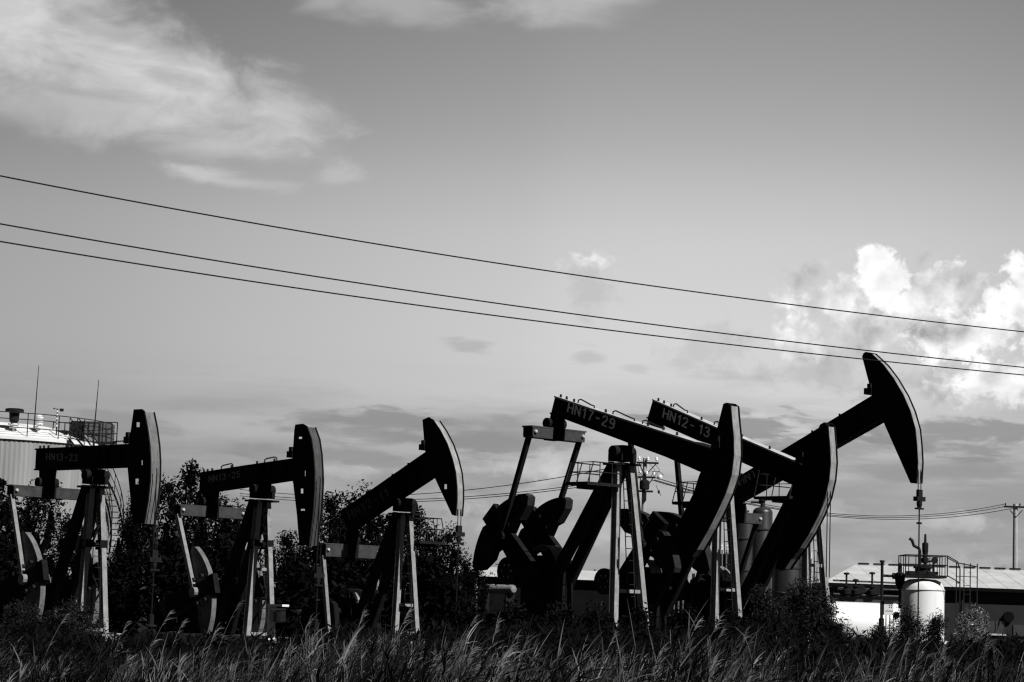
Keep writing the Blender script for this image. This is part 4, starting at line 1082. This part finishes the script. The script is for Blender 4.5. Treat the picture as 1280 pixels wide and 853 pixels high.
# grey layered cloud bank low over the field
band = ramp(E_, [(-100, 0), (0, .8), (25, .9), (70, .85), (88, .55), (100, .2), (118, 0), (1571, 0)])
lay = smooth(n_str, .42, .62)
cur = mix(math_('MULTIPLY', math_('MULTIPLY', band, lay), .65), cur, .27)
lay2 = smooth(noise(.02, 8, .6, (.4, 2.0), 47.0, .2), .5, .7)
cur = mix(math_('MULTIPLY', math_('MULTIPLY', band, lay2), .6), cur, .5)
def cloud(px, py, rx, ry, rot, val, op, nz, amp=.9, lo=.0, hi=.45, tex=None, tv=0.0):
    """a soft cloud of value val about the sky direction of photo pixel (px,py)"""
    global cur
    a, e = ae(px, py)
    mp = N.new('ShaderNodeMapping'); mp.vector_type = 'TEXTURE'
    mp.inputs['Location'].default_value = (a, e, 0); mp.inputs['Rotation'].default_value = (0, 0, R(rot))
    mp.inputs['Scale'].default_value = (rx * .3516, ry * .3516, 1); Lk.new(cv.outputs[0], mp.inputs[0])
    ln = N.new('ShaderNodeVectorMath'); ln.operation = 'LENGTH'; Lk.new(mp.outputs[0], ln.inputs[0])
    v = math_('ADD', math_('SUBTRACT', 1.0, ln.outputs['Value']), math_('MULTIPLY', math_('SUBTRACT', nz, .5), amp * 2))
    mk = math_('MULTIPLY', smooth(v, lo, hi), op)
    fr = N.new('ShaderNodeMath'); fr.operation = 'LESS_THAN'; Lk.new(math_('ABSOLUTE', A_), fr.inputs[0]); fr.inputs[1].default_value = 1500
    mk = math_('MULTIPLY', mk, fr.outputs[0])
    cval = val if tex is None else math_('ADD', val, math_('MULTIPLY', math_('SUBTRACT', tex, .5), tv))
    cur = mix(mk, cur, cval)
# rotation is counter-clockwise in azimuth/height; the photo's downward-right slopes are negative
cloud(30, 35, 350, 104, -16, .56, .92, n_cir, .95, -.15, .7, n_cir2, .7)
cloud(205, 108, 245, 74, -15, .57, .88, n_cir, 1.2, -.2, .8, n_cir2, .75)
cloud(70, 112, 100, 13, -4, .33, .6, n_wisp, 1.4, -.2, 1.0)
cloud(225, 98, 70, 14, -10, .36, .55, n_wisp, 1.4, -.2, 1.0)
cloud(195, 62, 90, 10, -14, .42, .5, n_wisp, 1.4, -.2, 1.0)
cloud(350, 128, 90, 20, -22, .50, .6, n_cir, 1.3, -.2, 1.0)
cloud(50, 140, 170, 40, -3, .48, .6, n_cir, 1.5, -.2, 1.0)
cloud(265, 182, 90, 18, 2, .56, .75, n_wisp, 1.0, -.2, 1.0)
cloud(255, 220, 60, 17, -6, .62, .75, n_cir2, 1.6, -.2, 1.0)
cloud(305, 228, 85, 11, -3, .54, .6, n_cir2, 1.6, -.2, 1.0)
cloud(425, 218, 38, 20, 14, .55, .65, n_cir2, 2.0, -.2, 1.0)
cloud(480, 0, 120, 32, -4, .44, .8, n_soft, 1.8, -.2, 1.0)
cloud(740, -4, 150, 30, 4, .52, .85, n_soft, 1.6, -.2, 1.0)
# cumulus bank on the right: soft body, then shaded heads, brightest where the sun strikes them
cloud(1150, 405, 230, 78, 4, .58, .8, n_lum, 1.6, -.1, .7, bil, .5)
cloud(1190, 478, 170, 28, -3, .46, .7, n_lum, 1.6, 0, .8, bil, .4)
cloud(1030, 468, 140, 26, 0, .48, .6, n_lum, 1.8, 0, .9)
cloud(1262, 476, 110, 36, 0, .84, .85, n_puf, 1.5, 0, .6, bil, .7)
cloud(1045, 372, 60, 34, 10, .74, .85, n_puf, 1.7, -.05, .45, bil, .9)
cloud(1180, 372, 72, 34, 8, .74, .85, n_puf, 1.7, -.05, .45, bil, .9)
cloud(1140, 412, 74, 36, 0, .66, .7, n_puf, 1.8, 0, .8, bil, .9)
cloud(1215, 424, 84, 40, 0, 1.0, .95, n_puf, 1.5, .0, .5, bil, .8)
cloud(1285, 380, 50, 60, 0, 1.0, .95, n_puf, 1.5, .0, .45, bil, .8)
cloud(1100, 372, 50, 36, 0, .72, .8, n_puf, 1.6, -.1, .7, bil, .8)
cloud(1102, 355, 34, 42, 8, 1.02, 1.0, n_puf, 1.3, .0, .45, bil, .5)
cloud(1086, 328, 24, 26, 0, 1.02, 1.0, n_puf, 1.1, .0, .4, bil, .5)
cloud(1118, 345, 22, 26, 0, 1.0, 1.0, n_puf, 1.2, .0, .45, bil, .5)
cloud(1000, 424, 38, 36, 10, .82, .85, n_puf, 1.5, .0, .6, bil, .8)
cloud(1060, 422, 54, 30, 10, .62, .6, n_puf, 1.8, .0, .8, bil, .8)
cloud(733, 330, 44, 18, -3, .92, .8, n_puf, 1.3, .0, .9, bil, .6)
cloud(738, 366, 46, 40, 0, .50, .6, n_lum, 2.0, 0, .9)
cloud(900, 440, 80, 44, 0, .50, .5, n_lum, 2.0, 0, .9)
cloud(930, 474, 120, 18, -3, .46, .5, n_wisp, 1.6, 0, .9)
# grey flat-topped bank behind the right pumpjacks and small ragged scraps
for px, py, rx, ry, op in ((930, 536, 150, 24, .85), (1030, 556, 150, 18, .6), (1200, 546, 140, 26, .82), (582, 431, 40, 13, .35), (733, 446, 28, 14, .28), (795, 460, 24, 9, .22), (400, 521, 44, 11, .75), (330, 563, 56, 13, .7), (150, 533, 70, 24, .65), (215, 540, 30, 12, .5), (490, 524, 84, 16, .9), (470, 545, 130, 14, .8), (570, 548, 120, 18, .75), (440, 572, 150, 12, .7), (620, 556, 100, 18, .7), (1180, 590, 190, 20, .55), (650, 545, 120, 28, .6), (480, 602, 160, 13, .55), (640, 600, 120, 12, .5)):
    cloud(px, py, rx, ry, -2, .285, op, n_rag, 1.7, -.05, .5 if op > .8 else .75)
for px, py, rx, ry, op in ((680, 588, 100, 20, .7), (440, 590, 70, 12, .5), (620, 645, 66, 36, .6), (1010, 640, 70, 14, .4), (1175, 652, 66, 14, .6), (1090, 712, 50, 18, .6), (1215, 706, 80, 20, .5), (320, 610, 90, 22, .4), (660, 615, 100, 16, .4), (770, 670, 80, 28, .5)):
    cloud(px, py, rx, ry, 0, .56, op, n_lum, 2.0, 0, .9, bil, .3)
fin = math_('MAXIMUM', cur, .01)
# below the horizon the sky darkens to earth tone
fin = math_('MULTIPLY', fin, smooth(E_, -40, 0, .2, 1.0))
cc = N.new('ShaderNodeCombineColor'); k_ = math_('MULTIPLY', fin, 1 / STR)
for i in range(3): Lk.new(k_, cc.inputs[i])
Lk.new(cc.outputs[0], bg.inputs['Color'])

# ------------------------------------------------------------------ render settings
SC.view_settings.view_transform = 'Standard'; SC.view_settings.look = 'None'
SC.view_settings.exposure = 0; SC.view_settings.gamma = 1; SC.view_settings.use_curve_mapping = False
SC.render.engine = 'CYCLES'; SC.cycles.use_denoising = True; SC.cycles.max_bounces = 4; SC.cycles.diffuse_bounces = 2; SC.cycles.glossy_bounces = 2
SC.cycles.sample_clamp_indirect = 3
SC.cycles.filter_width = 1.3
